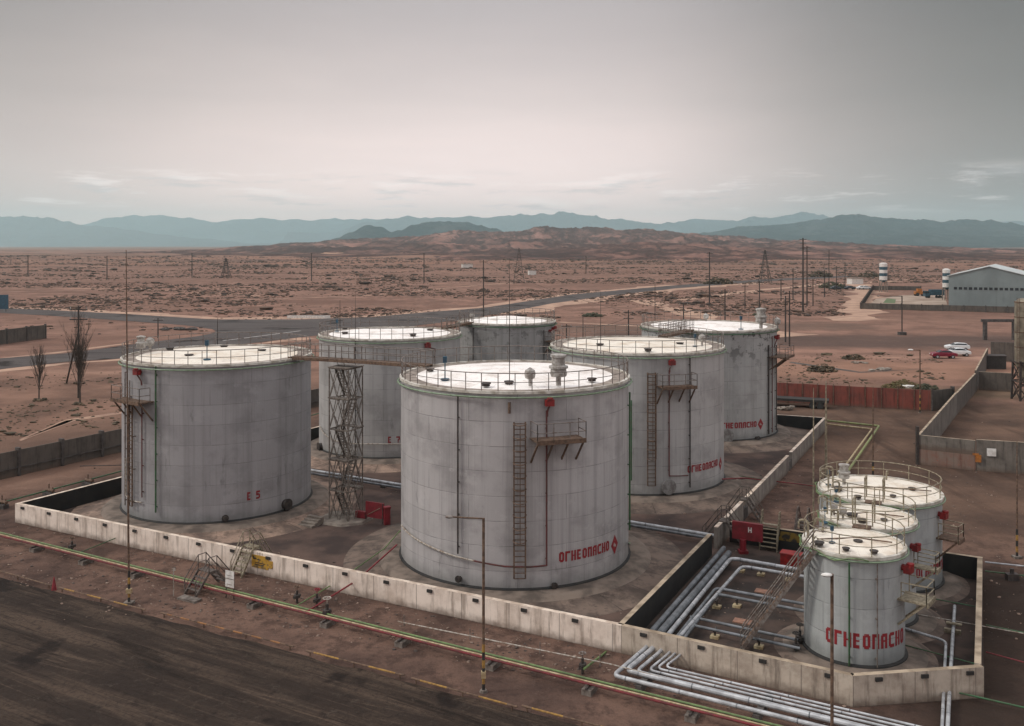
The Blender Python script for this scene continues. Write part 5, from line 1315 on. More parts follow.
yb_ = 35.2; p = AT(832, yb_, 0); lamp('rusty lamp post with round white head in front of the front small tank', p, H-(574-HY)*yb_/F, (-.12,-.05,0), 'white', .065, band=False, hs=.62)
p = G(920, 413); lamp('lamp post with white lamp head beside the grey end of the red fence', p, top_at(916, 350, p), (-.9,.1,.0), 'white', .08)
p = G(902, 335); o = lamp('street lamp with long level arm on the dark lot beyond the red fence', p, top_at(902, 296, p), (-5.0,.3,0), 'rail', .14, 'timber', False, 1.2)
mb = MB(); mb.box(p+Vector((0,0,.35)), (1.6,1.2,.7)); build(mb, 'footing', M['concdk'], o)

# ---------------------------------------------------------------- poles and pylons on the plain
def upole(label, px_, ybase, ytop, arms=1, r=.16, off=(0,0), strut=None):
    p = G(px_, ybase); p.z = ground_z(p.x, p.y); top = H-(ytop-HY)*p.y/F; rt = empty('utility_pole', p, label, 'utility pole', 'utility poles on the plain'); mb = MB()
    mb.tube([p, Vector((p.x, p.y, top))], r, 6, rr=[r, r*.7]); build(mb, 'pole', M['timber'], rt)
    for k in range(arms):
        z = top-.5-1.3*k; mb = MB(); mb.bar(Vector((p.x-1.1, p.y-.2, z)), Vector((p.x+1.1, p.y+.2, z)), .14); ca = build(mb, 'crossarm', M['timber'], rt)
        for q in (-1.0, -.0, 1.0):
            mb = MB(); mb.tube([Vector((p.x+q, p.y+q*.18, top-.45-1.3*k)), Vector((p.x+q, p.y+q*.18, top-.1-1.3*k))], .07, 5); build(mb, 'insulator', M['ventgrey'], ca)
    if strut:
        e = G(*strut); mb = MB(); mb.tube([e, Vector((p.x, p.y, p.z+(top-p.z)*.72))], r*.9, 6); build(mb, 'strut', M['timber'], rt)
    return rt
upole('bulky utility pole with a slanting strut between the two bare trees at left', 78.5, 398, 306, 2, .14, strut=(66.5, 383))
for a in (('tall dark utility pole rising right behind the narrow rear tank', 483.5, 322, 260, 1, .20),
          ('utility pole standing close left of the big white tank vent', 628.5, 340, 310, 2, .18),
          ('short dark utility pole right of the narrow rear tank', 566.5, 340, 324, 1, .16),
          ('tallest single pole left of the pylon, below the pale hillside cutting', 709.5, 306, 252, 1, .26),
          ('utility pole above the roof of the flaking tank, left part', 725, 324, 289, 2, .2),
          ('slim utility pole left of the pylon near the flaking tank', 745, 309, 285, 1, .17),
          ('utility pole above the big vent of the flaking tank', 759.5, 318, 281, 1, .19),
          ('utility pole at the right of the pylon', 781, 301, 279, 1, .22),
          ('low utility pole between the pylon and the double pole', 793, 300, 268, 1, .2),
          ('left and taller of the double poles in the plain', 803, 312, 238, 3, .3),
          ('right one of the double poles in the plain', 807, 306, 246, 2, .25),
          ('utility pole just right of the double poles', 813, 306, 279, 2, .2),
          ('utility pole with bright base right of the double poles', 824.5, 297, 270, 1, .22),
          ('pale tall pole beside the far trees', 829, 290, 250, 1, .22),
          ('low pole beside the far trees', 836.5, 290, 266, 1, .2),
          ('pole left of the striped water tower', 845, 288, 262, 1, .2),
          ('dark leaning pole right behind the flaking tank, left of two', 785.5, 342, 296, 1, .19),
          ('dark pole right behind the flaking tank, right of two', 789.5, 346, 291, 2, .17),
          ('pole at the left end of the low scrub right of the narrow tank', 683.5, 327, 303, 1, .2),
          ('far pole on the plain above the E 7 tank', 424, 283, 253, 1, .32),
          ('faint far pole on the plain at left of centre', 311.5, 281, 253, 1, .32),
          ('faint far pole on the plain above the junction', 192, 276, 253, 1, .34),
          ('faint far pole on the plain behind the left mast', 107, 279, 256, 1, .32),
          ('faint far pole above the far left plain', 28, 276, 255, 1, .34),
          ('far pole on the plain right of the tall dark pole', 586, 274, 256, 1, .32),
          ('thin pole at the roadside right of the sandy island', 158, 338, 318, 1, .15)):
    upole(*a)
def pylon(label, px_, ybase, ytop, w):
    p = G(px_, ybase); p.z = ground_z(p.x, p.y); top = H-(ytop-HY)*p.y/F; h = top-p.z; rt = empty('pylon', p, label, 'pylon', 'lattice pylons on the plain')
    def ww(t_): return w*(1-t_)**1.2+w*.10
    cs = ((-1,-1),(1,-1),(1,1),(-1,1)); mb = MB(); lv = [0,.16,.31,.44,.56,.67,.77,.86,.94,1.0]; R2 = .10+p.y*.00004
    for a, b in zip(lv, lv[1:]):
        for k in range(4):
            c0, c1 = cs[k], cs[(k+1) % 4]
            P0 = p+Vector((c0[0]*ww(a)/2, c0[1]*ww(a)/2, h*a)); P1 = p+Vector((c0[0]*ww(b)/2, c0[1]*ww(b)/2, h*b)); Q0 = p+Vector((c1[0]*ww(a)/2, c1[1]*ww(a)/2, h*a)); Q1 = p+Vector((c1[0]*ww(b)/2, c1[1]*ww(b)/2, h*b))
            mb.bar(P0, P1, R2*1.5); mb.bar(P0, Q1, R2); mb.bar(Q0, P1, R2)
    build(mb, 'lattice_body', M['steel'], rt)
    for z, L in ((.72, .30), (.83, .24), (.94, .18)):
        mb = MB(); mb.bar(p+Vector((-h*L/2, 0, h*z)), p+Vector((h*L/2, 0, h*z)), R2*1.6); build(mb, 'crossarm', M['steel'], rt)
pylon('lattice pylon on the plain above the front centre tank', 519, 283, 248, 5.5)
pylon('lattice pylon on the plain left of the double poles', 765, 283, 250, 5.5)
pylon('faint lattice pylon at the foot of the left hills', 226, 278, 258, 5)

# ---------------------------------------------------------------- fences and walls round the yard
def fence(name, label, a, b, h, mat, post, pw=.22, step=6.0, th=.14, cap=None, lower=None):
    a, b = Vector(a), Vector(b); rt = empty(name, a, label, 'fence'); d = (b-a); L = d.length; d.normalize(); mb = MB(); wall_geo(mb, a, b, h, 0, 0, 1, th); build(mb, 'fence_panels', [M[mat], M[cap or mat]], rt)
    q = Vector((-d.y, d.x, 0)); k = max(1, int(round(L/step))); first = None
    for i in range(k+1):
        p = a+d*(L*i/k)
        if first is None:
            mb = MB(); mb.obox(p-d*pw/2-q*pw*.8-Vector((0,0,.2)), d*pw, q*(pw*1.6+th), Vector((0,0,h+.42))); first = build(mb, 'fence_post', M[post], rt); f0 = p
        else:
            c = first.copy(); COL.objects.link(c); c.parent = rt; c.location = first.location+(p-f0)
    if lower:
        mb = MB(); mb.bar(a-q*.1+Vector((0,0,lower)), b-q*.1+Vector((0,0,lower)), .08); build(mb, 'fence_rail', M['concdk'], rt)
    return rt
fa = G(0, 480); df = (G(121.6, 452)-fa).normalized()
fence('concrete_fence', 'dark concrete panel fence with posts left of the E 5 tank', fa-df*24, fa+df*66, 2.3, 'fencec', 'concdk', .24, 4.3, lower=.75)
fence('concrete_fence', 'grey concrete wall ending in the sand near the left roads', G(-60, 353), G(45.7, 338.5), 3.0, 'fencec', 'concdk', .2, 6, .2)
M['redfence'] = wall_mat('rusty_red_sheet', (.21,.055,.040), (.10,.038,.03), .8, .6)
ra, rb = G(757, 401), G(931, 411)
fence('metal_fence', 'rust red sheet metal fence behind the bunds', ra, rb, 2.55, 'redfence', 'rusty', .1, 1.9)
fence('concrete_fence', 'short dark grey fence continuing the red fence to the right', rb+Vector((.1,0,0)), G(953, 408), 2.5, 'fencec', 'concdk', .2, 3)
# walled yard at the right
M['wgraf'] = wall_mat('painted_yard_wall', (.19,.145,.12), (.20,.085,.06), .8, .5, 1.4)
A0 = G(919, 464.5); A1 = G(975.5, 471); A2 = G(1075, 478)
hy = 2.75
rt = empty('yard_wall', A0, 'concrete yard wall with faded red graffiti left of the small white board', 'wall'); mb = MB(); wall_geo(mb, A0, A1, hy*.52, 0, 1, 2, .25); build(mb, 'lower_panels', [M['wgraf'], M['wallg3'], M['wallg3']], rt)
mb = MB(); wall_geo(mb, A0+Vector((0,.03,hy*.52)), A1+Vector((0,.03,hy*.52)), hy*.48, 0, 1, 2, .2); mb.v = [(x, y, max(z, hy*.52+.004)) for x, y, z in mb.v]; build(mb, 'upper_panels', [M['wallg3'], M['wallg3'], M['capt']], rt)
mb = MB()
for (u, z, w_, hh_) in ((1.1,.35,.5,.12),(1.5,.5,.12,.5),(2.2,.3,.5,.1),(2.4,.55,.1,.45),(3.3,.35,.12,.6),(3.5,.8,.4,.1),(4.2,.4,.3,.1),(.5,.6,.3,.1)):
    d = (A1-A0).normalized(); mb.obox(A0+d*u+Vector((0,-.012,z)), d*w_, Vector((0,.012,0)), Vector((.1,0,hh_)))
M['graf'] = simple('faded_graffiti', (.26,.10,.075), (.2,.12,.09), 3, .9); build(mb, 'graffiti', M['graf'], rt)
mb = MB(); mb.obox(A0+Vector((-.22,-.1,-.1)), Vector((.2,0,0)), Vector((0,.35,0)), Vector((0,0,hy+.9))); build(mb, 'gate_post', M['steel'], rt)
rt = empty('yard_wall', A1+Vector((.1,0,0)), 'grey concrete yard wall with a small white board at the right edge', 'wall'); mb = MB(); wall_geo(mb, A1+Vector((.1,0,0)), A2, hy+.1, 0, 1, 2, .25); build(mb, 'wall_panels', [M['wallg3'], M['wallg3'], M['capt']], rt)
d = (A2-A1).normalized(); p = A1+d*.9+Vector((0,-.05,1.45)); mb = MB(); mb.obox(p, d*.75, Vector((0,-.03,0)), Vector((0,0,.7))); build(mb, 'notice_board', M['white'], rt)
mb = MB(); mb.obox(A1+Vector((-.05,-.06,.85)), d*.45, Vector((0,-.1,0)), Vector((0,0,.65))); mb.obox(A1+Vector((-.3,-.05,1.45)), d*.5, Vector((0,-.06,0)), Vector((0,0,.2))); build(mb, 'orange_box', M['orange'], rt)
B1 = G(957, 415); B0 = A0+Vector((.25,.35,0)); db = (B1-B0).normalized()
rt = empty('yard_wall', B0, 'pale panelled side wall of the right yard running back from its corner', 'wall'); mb = MB(); wall_geo(mb, B0, B1, 2.7, 0, 1, 2, .22); build(mb, 'wall_panels', [M['wallg3'], M['wallg3'], M['capt']], rt)
B2 = G(976, 392); rt = empty('yard_wall', B1, 'darker stretch of the yard side wall beyond the pale panels', 'wall'); mb = MB(); wall_geo(mb, B1+db*.05, B2, 2.6, 0, 0, 1, .22); build(mb, 'wall_panels', [M['fencec'], M['capt']], rt)
B3 = G(988, 366); rt = empty('yard_wall', B2, 'farthest dark stretch of the yard side wall near the parked cars', 'wall'); mb = MB(); wall_geo(mb, B2+Vector((.1,.1,0)), B3, 3.0, 0, 0, 1, .22); build(mb, 'wall_panels', [M['fencec'], M['capt']], rt)
C0, C1 = G(976.5, 390), G(1012, 392); rt = empty('yard_wall', C0, 'low cross wall inside the right yard below the black container', 'wall'); mb = MB(); wall_geo(mb, C0+Vector((.3,0,0)), C1, 2.6, 0, 0, 1, .25); build(mb, 'wall_panels', [M['fencec'], M['capt']], rt)
C0, C1 = G(989, 361), G(1060, 364); rt = empty('yard_wall', C0, 'dark back wall of the right yard behind the black container', 'wall'); mb = MB(); wall_geo(mb, C0+Vector((.3,0,0)), C1, 3.4, 0, 0, 1, .25); build(mb, 'wall_panels', [M['fencec'], M['concdk']], rt)
p = G(995, 369); rt = empty('container', p, 'black rusty container standing by the back wall of the right yard', 'container'); mb = MB(); mb.obox(p-Vector((1.3,0,0)), Vector((2.9,-.5,0)), Vector((.8,2.2,0)), Vector((0,0,2.1))); build(mb, 'container_body', M['black'], rt)
mb = MB(); mb.obox(p-Vector((1.4,.1,-2.1)), Vector((3.1,-.5,0)), Vector((.8,2.4,0)), Vector((0,0,.12))); build(mb, 'lid', M['steel'], rt)
# portal frame and silo
p = G(966, 337); rt = empty('portal_frame', G(988, 338), 'dark steel portal frame beside the silo', 'frame'); q0, q1 = G(985, 340), G(1014, 340); 
for e in (q0, q1): mb = MB(); mb.bar(e, e+Vector((0,0,4.0)), .7); build(mb, 'column', M['concdk'], rt)
mb = MB(); mb.bar(q0+Vector((-.8,0,4.2)), q1+Vector((.6,0,4.2)), .6); build(mb, 'beam', M['concdk'], rt)
p = G(1024, 400); rt = empty('silo', p, 'tall beige silo on a dark steel frame at the right edge', 'silo'); zt_ = H-(302-HY)*p.y/F; zb_ = H-(362-HY)*p.y/F; r_ = 8.5*p.y/F
mb = MB(); mb.lathe([(.3, zb_-2.6), (r_, zb_), (r_, zt_), (r_*.55, zt_+.45), (.05, zt_+.5)], p, 28); build(mb, 'silo_shell', M['silo'], rt, smooth=True)
mb = MB()
for k in range(5): mb.lathe([(r_+.0, zb_+(zt_-zb_)*k/4-.07), (r_+.05, zb_+(zt_-zb_)*k/4-.07), (r_+.05, zb_+(zt_-zb_)*k/4+.07), (r_, zb_+(zt_-zb_)*k/4+.07)], p, 28)
build(mb, 'silo_band', M['rusty'], rt); cs = [(-1,-1),(1,-1),(1,1),(-1,1)]
for c_ in cs:
    mb = MB(); mb.bar(p+Vector((c_[0]*r_*.95, c_[1]*r_*.95, 0)), p+Vector((c_[0]*r_*.85, c_[1]*r_*.85, zb_+.2)), .22); build(mb, 'leg', M['steel'], rt)
mb = MB()
for k in range(4):
    a, b = cs[k], cs[(k+1) % 4]
    for z0, z1 in ((.1, zb_*.5), (zb_*.5, zb_)):
        mb.bar(p+Vector((a[0]*r_*.93, a[1]*r_*.93, z0)), p+Vector((b[0]*r_*.93, b[1]*r_*.93, z1)), .12); mb.bar(p+Vector((b[0]*r_*.93, b[1]*r_*.93, z0)), p+Vector((a[0]*r_*.93, a[1]*r_*.93, z1)), .12)
    mb.bar(p+Vector((a[0]*r_, a[1]*r_, zb_)), p+Vector((b[0]*r_, b[1]*r_, zb_)), .2); mb.bar(p+Vector((a[0]*r_, a[1]*r_, zb_*.5)), p+Vector((b[0]*r_, b[1]*r_, zb_*.5)), .16)
build(mb, 'bracing', M['steel'], rt)
mb = MB()
for q in (-.25,.25): mb.bar(p+Vector((-r_-.2, q-1, 1)), p+Vector((-r_-.2, q-1, zt_+.6)), .06)
for k in range(24): mb.bar(p+Vector((-r_-.2, -1.25, 1+k*(zt_-.6)/24)), p+Vector((-r_-.2, -.75, 1+k*(zt_-.6)/24)), .05)
build(mb, 'ladder', M['rusty'], rt)
# flat trailer by the red fence
p = G(791, 407.5); rt = empty('flat_trailer', p, 'long low dark flat trailer parked along the red fence', 'trailer'); dr_ = (rb-ra).normalized(); q = Vector((-dr_.y, dr_.x, 0)); mb = MB()
mb.obox(p-dr_*4.5+Vector((0,0,.8)), dr_*9, q*2.0, Vector((0,0,.3))); build(mb, 'bed', M['black'], rt)
for u in (-3.2, 2.6, 3.5):
    for s_ in (.1, 1.9):
        mb = MB(); mb.tube([p+dr_*u+q*(s_-.12)+Vector((0,0,.42)), p+dr_*u+q*(s_+.12)+Vector((0,0,.42))], .42, 14); build(mb, 'wheel', M['rubber'], rt)
rr_ = random.Random(3); p = G(785.5, 410); mb = MB()
for k in range(7): mb.ball(p+Vector((rr_.uniform(-.8,.8), rr_.uniform(-.4,.4), .15+.1*(k % 3))), .3, (1.4,1,.7), 6, 4, jit=.3)
tag(build(mb, 'rubble_heap', M['conc'], org=p), 'pale rubble heap beside the flat trailer', 'rubble')

# ---------------------------------------------------------------- hangar compound
GH = G(948.6, 305.6); hangar_w, hl = 24.5, 40.0
a1_ = Vector((.905,-.425,0)).normalized(); a2_ = Vector((.50,.866,0)).normalized(); ev, rg = 10.3, 13.4
rt = empty('hangar', GH, 'grey gabled hangar with a row of small dark windows', 'building'); u0_ = GH; u1_ = GH+a1_*hangar_w; mid_ = GH+a1_*hangar_w*.5
def V(z): return Vector((0,0,z))
mb = MB(); b2 = a2_*hl
mb.add([u0_, u1_, u1_+V(ev), mid_+V(rg), u0_+V(ev)], [(0,1,2,3,4)]); mb.add([u0_+b2, u1_+b2, u1_+b2+V(ev), mid_+b2+V(rg), u0_+b2+V(ev)], [(4,3,2,1,0)])
mb.add([u1_, u1_+b2, u1_+b2+V(ev), u1_+V(ev)], [(0,1,2,3)]); mb.add([u0_, u0_+b2, u0_+b2+V(ev), u0_+V(ev)], [(3,2,1,0)]); build(mb, 'wall', M['hangar'], rt)
mb = MB()
for (e, s_) in ((u0_, -1), (u1_, 1)):
    ea = e+a1_*s_*.5-a2_*.4+V(ev-.15); ra_ = mid_-a2_*.4+V(rg+.12); mb.add([ea, ra_, ra_+a2_*(hl+.8), ea+a2_*(hl+.8), ea-V(.2), ra_-V(.2)], [(0,1,2,3), (4,5,1,0)])
build(mb, 'roof', M['roofing'], rt)
for k in range(14):
    p = u0_+a1_*(1.6+k*1.52)+V(5.5)-a2_*.03; mb = MB(); mb.obox(p, a1_*1.0, -a2_*.05, V(.85)); build(mb, 'window', M['glass'], rt)
mb = MB(); mb.obox(u1_+a2_*8+V(.1)+a1_*.02, a2_*5, a1_*.1, V(5.5)); build(mb, 'door', M['steel'], rt)
mb = MB()
for k in range(1, 12): mb.obox(u0_+a1_*(hangar_w*k/12)-a2_*.02+V(.3), a1_*.06, -a2_*.03, V(ev-.9))
build(mb, 'cladding_seam', M['hangar'], rt)
def water_tower(label, px_, ybase, ytop, wpx):
    p = G(px_, ybase); top = H-(ytop-HY)*p.y/F; r_ = wpx*p.y/F/2; zb = top*.42; rt = empty('water_tower', p, label, 'water tower', 'banded water towers')
    hs_ = (top-zb); seq = ['white','blue','white','blue','white']; cuts = [0,.24,.42,.62,.80,1.0]; mb = MB(); seq2 = [0,1,0,1,0]
    for k in range(5): mb.lathe([(r_, zb+hs_*cuts[k]), (r_, zb+hs_*cuts[k+1])], p, 20, mat=seq2[k])
    mb.lathe([(r_*.4, zb-.9),(r_, zb)], p, 20, mat=1); mb.lathe([(r_, top), (r_*.5, top+.35), (.05, top+.4)], p, 20); build(mb, 'tank', [M['white'], M['bluedk']], rt, smooth=True)
    for c_ in cs:
        mb = MB(); mb.bar(p+Vector((c_[0]*r_*.75, c_[1]*r_*.75, 0)), p+Vector((c_[0]*r_*.65, c_[1]*r_*.65, zb+.1)), .3); build(mb, 'leg', M['conc'], rt)
M['bluedk'] = simple('dark_teal_paint', (.03,.085,.12), (.02,.05,.07), 2, .6)
water_tower('white and blue banded water tower standing free inside the walled lot', 883.3, 292, 263.5, 7.6)
water_tower('white and blue banded water tower close to the left side of the hangar', 946.3, 300, 269.5, 7.2)
K0, K1, K2, K3 = G(861, 309), G(1030, 313.5), G(873, 290), G(921, 290.5)
fence('compound_fence', 'dark front fence of the hangar lot', K0, K1, 1.9, 'fencec', 'concdk', .25, 6)
fence('compound_fence', 'dark left side fence of the hangar lot', K0+Vector((.2,.5,0)), K2, 1.9, 'fencec', 'concdk', .25, 8)
fence('compound_fence', 'dark back fence of the hangar lot', K2+Vector((.3,0,0)), K3, 1.9, 'fencec', 'concdk', .25, 8)
M['lotpale'] = simple('pale_lot_concrete', (.38,.30,.24), (.22,.16,.12), .12, .95)
sheet('hangar_lot', [G(868, 305.5), G(948, 307), G(944, 294), G(900, 295.5), G(876, 299)], M['lotpale'], .05)
M['grass'] = simple('green_patch', (.07,.13,.05), (.12,.13,.07), .3, 1)
sheet('grass_patch', [G(883, 303), G(895, 303.5), G(896, 299.5), G(887, 298.5)], M['grass'], .09)
rt = empty('loader', G(920, 296), 'orange loader parked in the hangar lot', 'loader'); p = G(920, 296); mb = MB(); mb.box(p+V(1.3), (4.2,2,1.1)); mb.box(p+Vector((-.4,0,2.3)), (1.6,1.7,1.3)); build(mb, 'body', M['orange'], rt)
mb = MB(); mb.bar(p+Vector((1.8,0,1.4)), p+Vector((4,0,2.4)), .5); mb.box(p+Vector((4.3,0,2.0)), (1,2.2,.9)); build(mb, 'bucket_arm', M['orange'], rt)
for u in (-1.4, 1.4):
    for s_ in (-1, 1):
        mb = MB(); mb.tube([p+Vector((u, s_*.8, .7)), p+Vector((u, s_*1.2, .7))], .7, 12); build(mb, 'wheel', M['rubber'], rt)
rt = empty('truck', G(935, 298), 'dark teal truck parked left of the hangar', 'truck'); p = G(935, 298); mb = MB(); mb.box(p+Vector((.6,0,2.2)), (5.4,2.3,2.2)); build(mb, 'cargo_box', M['bluedk'], rt)
mb = MB(); mb.box(p+Vector((-3.2,0,1.7)), (1.9,2.2,2.1)); build(mb, 'cab', M['bluedk'], rt); mb = MB(); mb.box(p+Vector((-3.5,-.0,2.2)), (1.4,2.26,.7)); build(mb, 'window', M['glass'], rt)
for u in (-2.8, 1.0, 2.3):
    for s_ in (-1, 1):
        mb = MB(); mb.tube([p+Vector((u, s_*.8, .5)), p+Vector((u, s_*1.1, .5))], .5, 12); build(mb, 'wheel', M['rubber'], rt)

# ---------------------------------------------------------------- cars
def car(label, p, rz, paint, hatch=False, far=False, sc_=1.0):
    rt = empty('parked_car', (0,0,0), label, 'car', 'cars parked beyond the yard'); W_ = .86
    prof = [(-2.15,.42),(-2.2,.75),(-2.1,.98),(-1.35,1.04),(-.6,1.08),(1.3,1.08),(1.75,1.02),(2.12,.92),(2.2,.62),(2.1,.38)] 
    if hatch: prof = [(-2.15,.42),(-2.2,.8),(-2.12,1.08),(-1.4,1.12),(-.6,1.14),(1.1,1.12),(1.6,1.04),(2.1,.92),(2.2,.62),(2.1,.38)]
    def extr(pr, w0, w1=None):
        mb = MB(); n_ = len(pr); vs = []
        zs = [q[1] for q in pr]; zl, zh = min(zs), max(zs)
        for s_ in (-1, 1):
            for (x, z) in pr:
                t_ = (z-zl)/(zh-zl+1e-6); ww_ = w0 if w1 is None else w0+(w1-w0)*t_; vs.append((x, s_*ww_, z))
        mb.add(vs, [tuple(range(n_)), tuple(range(2*n_-1, n_-1, -1))]+[(i, i+n_, (i+1) % n_+n_, (i+1) % n_) for i in range(n_)]); return mb
    o = build(extr(prof, W_), 'body', M[paint], rt, local=True)
    bv = o.modifiers.new('soft', 'BEVEL'); bv.width = .09; bv.segments = 3; bv.limit_method = 'ANGLE'
    cab = [(-1.9 if hatch else -1.45,1.06),(-1.55 if hatch else -.95,1.46),(-.2,1.52),(.35,1.48),(1.15,1.07)]
    o2 = build(extr(cab, W_*.93, W_*.74), 'cabin', M[paint], rt, local=True); bv = o2.modifiers.new('soft', 'BEVEL'); bv.width = .05; bv.segments = 2
    gl = [(c[0]*.93-.02+(.03), 1.13+(c[1]-1.06)*.72) for c in cab]
    build(extr(gl, W_*.93+.012-.03, W_*.80+.012-.0), 'side_window', M['glass'], rt, local=True)
    mb = MB(); mb.obox((.50,-.62,1.43), (0,1.24,0), (.62,0,-.34), (.02,0,.03)); build(mb, 'windscreen', M['glass'], rt, local=True)
    for x in (-1.35, 1.35):
        for s_ in (-1, 1):
            mb = MB(); mb.tube([Vector((x, s_*.68, .33)), Vector((x, s_*.89, .33))], .33, 16); w_ = build(mb, 'wheel', M['rubber'], rt, local=True); ORG[w_.name] = Vector((0,0,0))
            if not far: mb = MB(); mb.tube([Vector((x, s_*.885, .33)), Vector((x, s_*.90, .33))], .19, 12); build(mb, 'rim', M['alu'], w_, local=True)
    if not far:
        for s_ in (-.6, .6):
            mb = MB(); mb.box((2.16, s_, .78), (.1,.32,.14)); build(mb, 'headlight', M['white'], rt, local=True)
            mb = MB(); mb.box((-2.17, s_, .86), (.08,.28,.14)); build(mb, 'tail_light', M['red'], rt, local=True)
    rt.location = p; rt.rotation_euler = (0,0,rz); rt.scale = (sc_,)*3; return rt
M['carred'] = simple('car_paint_crimson', (.20,.012,.035), (.17,.012,.03), 1, .3)
M['carwhite'] = simple('car_paint_white', (.70,.73,.74), (.62,.65,.66), 1, .3)
M['cardark'] = simple('car_paint_dark', (.05,.06,.07), (.04,.05,.06), 1, .35)
car('crimson car parked in front of two white cars', G(943.5, 358.2), R_(176), 'carred')
car('white saloon in the middle of the three parked cars', G(957.5, 356), R_(172), 'carwhite')
car('white hatchback, rearmost of the three parked cars', G(957, 350.5), R_(170), 'carwhite', True)
for x_, l, c_ in ((836,'far tiny dark car, leftmost of the row at the distant roadside','cardark'),(850,'far tiny dark car in the middle of the distant roadside row','cardark'),(862,'far tiny white car at the right end of the distant roadside row','carwhite'),(865.5,'far tiny white van-like car at the walled lot corner','carwhite')):
    car(l, G(x_, 289.5), R_(5), c_, False, True, 1.15)

# ---------------------------------------------------------------- trees
def bare_tree(label, p, h, spread=.34, trunk=.2, seed=1, dens=26):
    rd = random.Random(seed); p = Vector(p); rt = empty('bare_tree', p, label, 'tree', 'bare trees at left'); mb = MB(); top = p+V(h*.8)
    mb.tube([p, p+V(h*.3), p+V(h*.6), top], trunk, 7, rr=[trunk, trunk*.75, trunk*.4, trunk*.12]); build(mb, 'trunk', M['bark'], rt); mb = MB()
    def br(a, d, L, r, lev):
        e = a+d*L*.5+Vector((rd.uniform(-.1,.1), rd.uniform(-.1,.1), .12))*L*.3; f = e+(d+Vector((0,0,.35))).normalized()*L*.5
        mb.tube([a, e, f], r, 4 if lev else 5, rr=[r, r*.65, r*.2], caps=False)
        if lev < 2:
            for k in range(rd.randint(4, 6)):
                t_ = rd.uniform(.25, .95); s_ = a.lerp(f, t_); an = rd.uniform(0, 2*PI); dd_ = (d+Vector((math.cos(an)*.45, math.sin(an)*.45, .35))).normalized(); br(s_, dd_, L*rd.uniform(.3,.5), r*.5, lev+1)
    for k in range(dens):
        z = h*rd.uniform(.16, .74); an = rd.uniform(0, 2*PI); d = Vector((math.cos(an)*spread*1.35, math.sin(an)*spread, 1)).normalized(); br(p+V(z), d, (h-z)*rd.uniform(.4,.9)*.75, trunk*.34*(1-z/h)+.012, 0)
    build(mb, 'crown', M['bark'], rt)
    mb = MB(); 
    for k in range(10): mb.ball(p+Vector((rd.uniform(-.7,.7), rd.uniform(-.5,.5), .12)), rd.uniform(.12,.3), (1.2,1,.9), 5, 4, jit=.4)
    build(mb, 'root_brush', M['scrub'], rt)
bare_tree('smaller bare tree at the left with fine upright branches', G(39, 401), 8.0, .30, .10, 4, 34)
bare_tree('taller dense bare tree at the left standing before the strutted pole', G(80, 405), 9.8, .24, .12, 9, 44)
bare_tree('bare tree top spreading beside the strutted pole, farther back', G(78.5, 384), 11.8, .34, .12, 14, 26)
def bush(label, p, r, mat='scrub', k=14, sq=.7, seed=1, cat='bush', name='bush'):
    rd = random.Random(seed); p = Vector(p); mb = MB()
    for i in range(k*9):
        an = rd.uniform(0, 2*PI); q = rd.random()**.5*r; z = rd.random()*r*sq*(1-(q/r)**2*.7)
        mb.ball(p+Vector((math.cos(an)*q*1.25, math.sin(an)*q, z)), r*rd.uniform(.06,.16), (1.2,1,.7), 5, 3, jit=.5)
    tag(build(mb, name, M[mat], org=p), label, cat)
M['leafdk'] = simple('dusty_foliage', (.045,.05,.03), (.08,.075,.045), 2, .95); M['leafol'] = simple('olive_foliage', (.09,.08,.03), (.12,.08,.04), 2, .95)
for i, (x_, y_, r_, mt, l) in enumerate(((820,277,6,'scrub','round bare brown tree on the far plain by the double poles'),(830,288,4,'leafdk','dark green tree on the far plain, left of two'),(838,289,3.6,'leafdk','dark green tree on the far plain, right of two'),(868.5,277,5,'scrub','round brown tree left of the free water tower'),
        (759,315.5,1.6,'leafdk','round bush on the sandy slope behind the flaking tank'),(593,316.5,2.3,'leafdk','lone round bush on the sandy slope above the right-of-centre tank'),(718,284,6,'scrub','wide dark thicket on the plain left of the pylon'),(904,385,1.5,'leafol','orange tinged bush behind the red fence'),(893,388,1.3,'leafol','low olive bush behind the red fence, left one'),(926,389,1.4,'leafdk','low dark bush near the grey fence end'),
        (822,371,2.0,'scrub','dark low thicket on the sand beyond the red fence'),(853,359,1.6,'scrub','small thicket on the sand toward the dark lot'))):
    bush(l, G(x_, y_), r_, mt, 12 if y_ < 300 else 18, .75 if y_ < 300 else .5, i+3, 'tree' if y_ < 300 and r_ > 3 and i in (0,1,2,3) else 'bush', 'far_tree' if i in (0,1,2,3) else 'bush')
# junk on the sand beyond the red fence
for i, (x_, y_, s_, mt, l) in enumerate(((903,387,1.1,'white','white rubbish heap on the ground behind the red fence'),(860,363,1.0,'conc','pale rubble on the sand between fence and cars'),(879,370,1.4,'conc','flat pale rubble on the sand nearer the fence'),(960,470,.01,'conc','x'))):
    if s_ < .1: continue
    p = G(x_, y_); mb = MB(); rd = random.Random(i)
    for k in range(9): mb.ball(p+Vector((rd.uniform(-1.3,1.3)*s_, rd.uniform(-.8,.8)*s_, .1)), .35*s_, (1.4,1,.45), 6, 4, jit=.4)
    tag(build(mb, 'rubble_heap', M[mt], org=p), l, 'rubble')
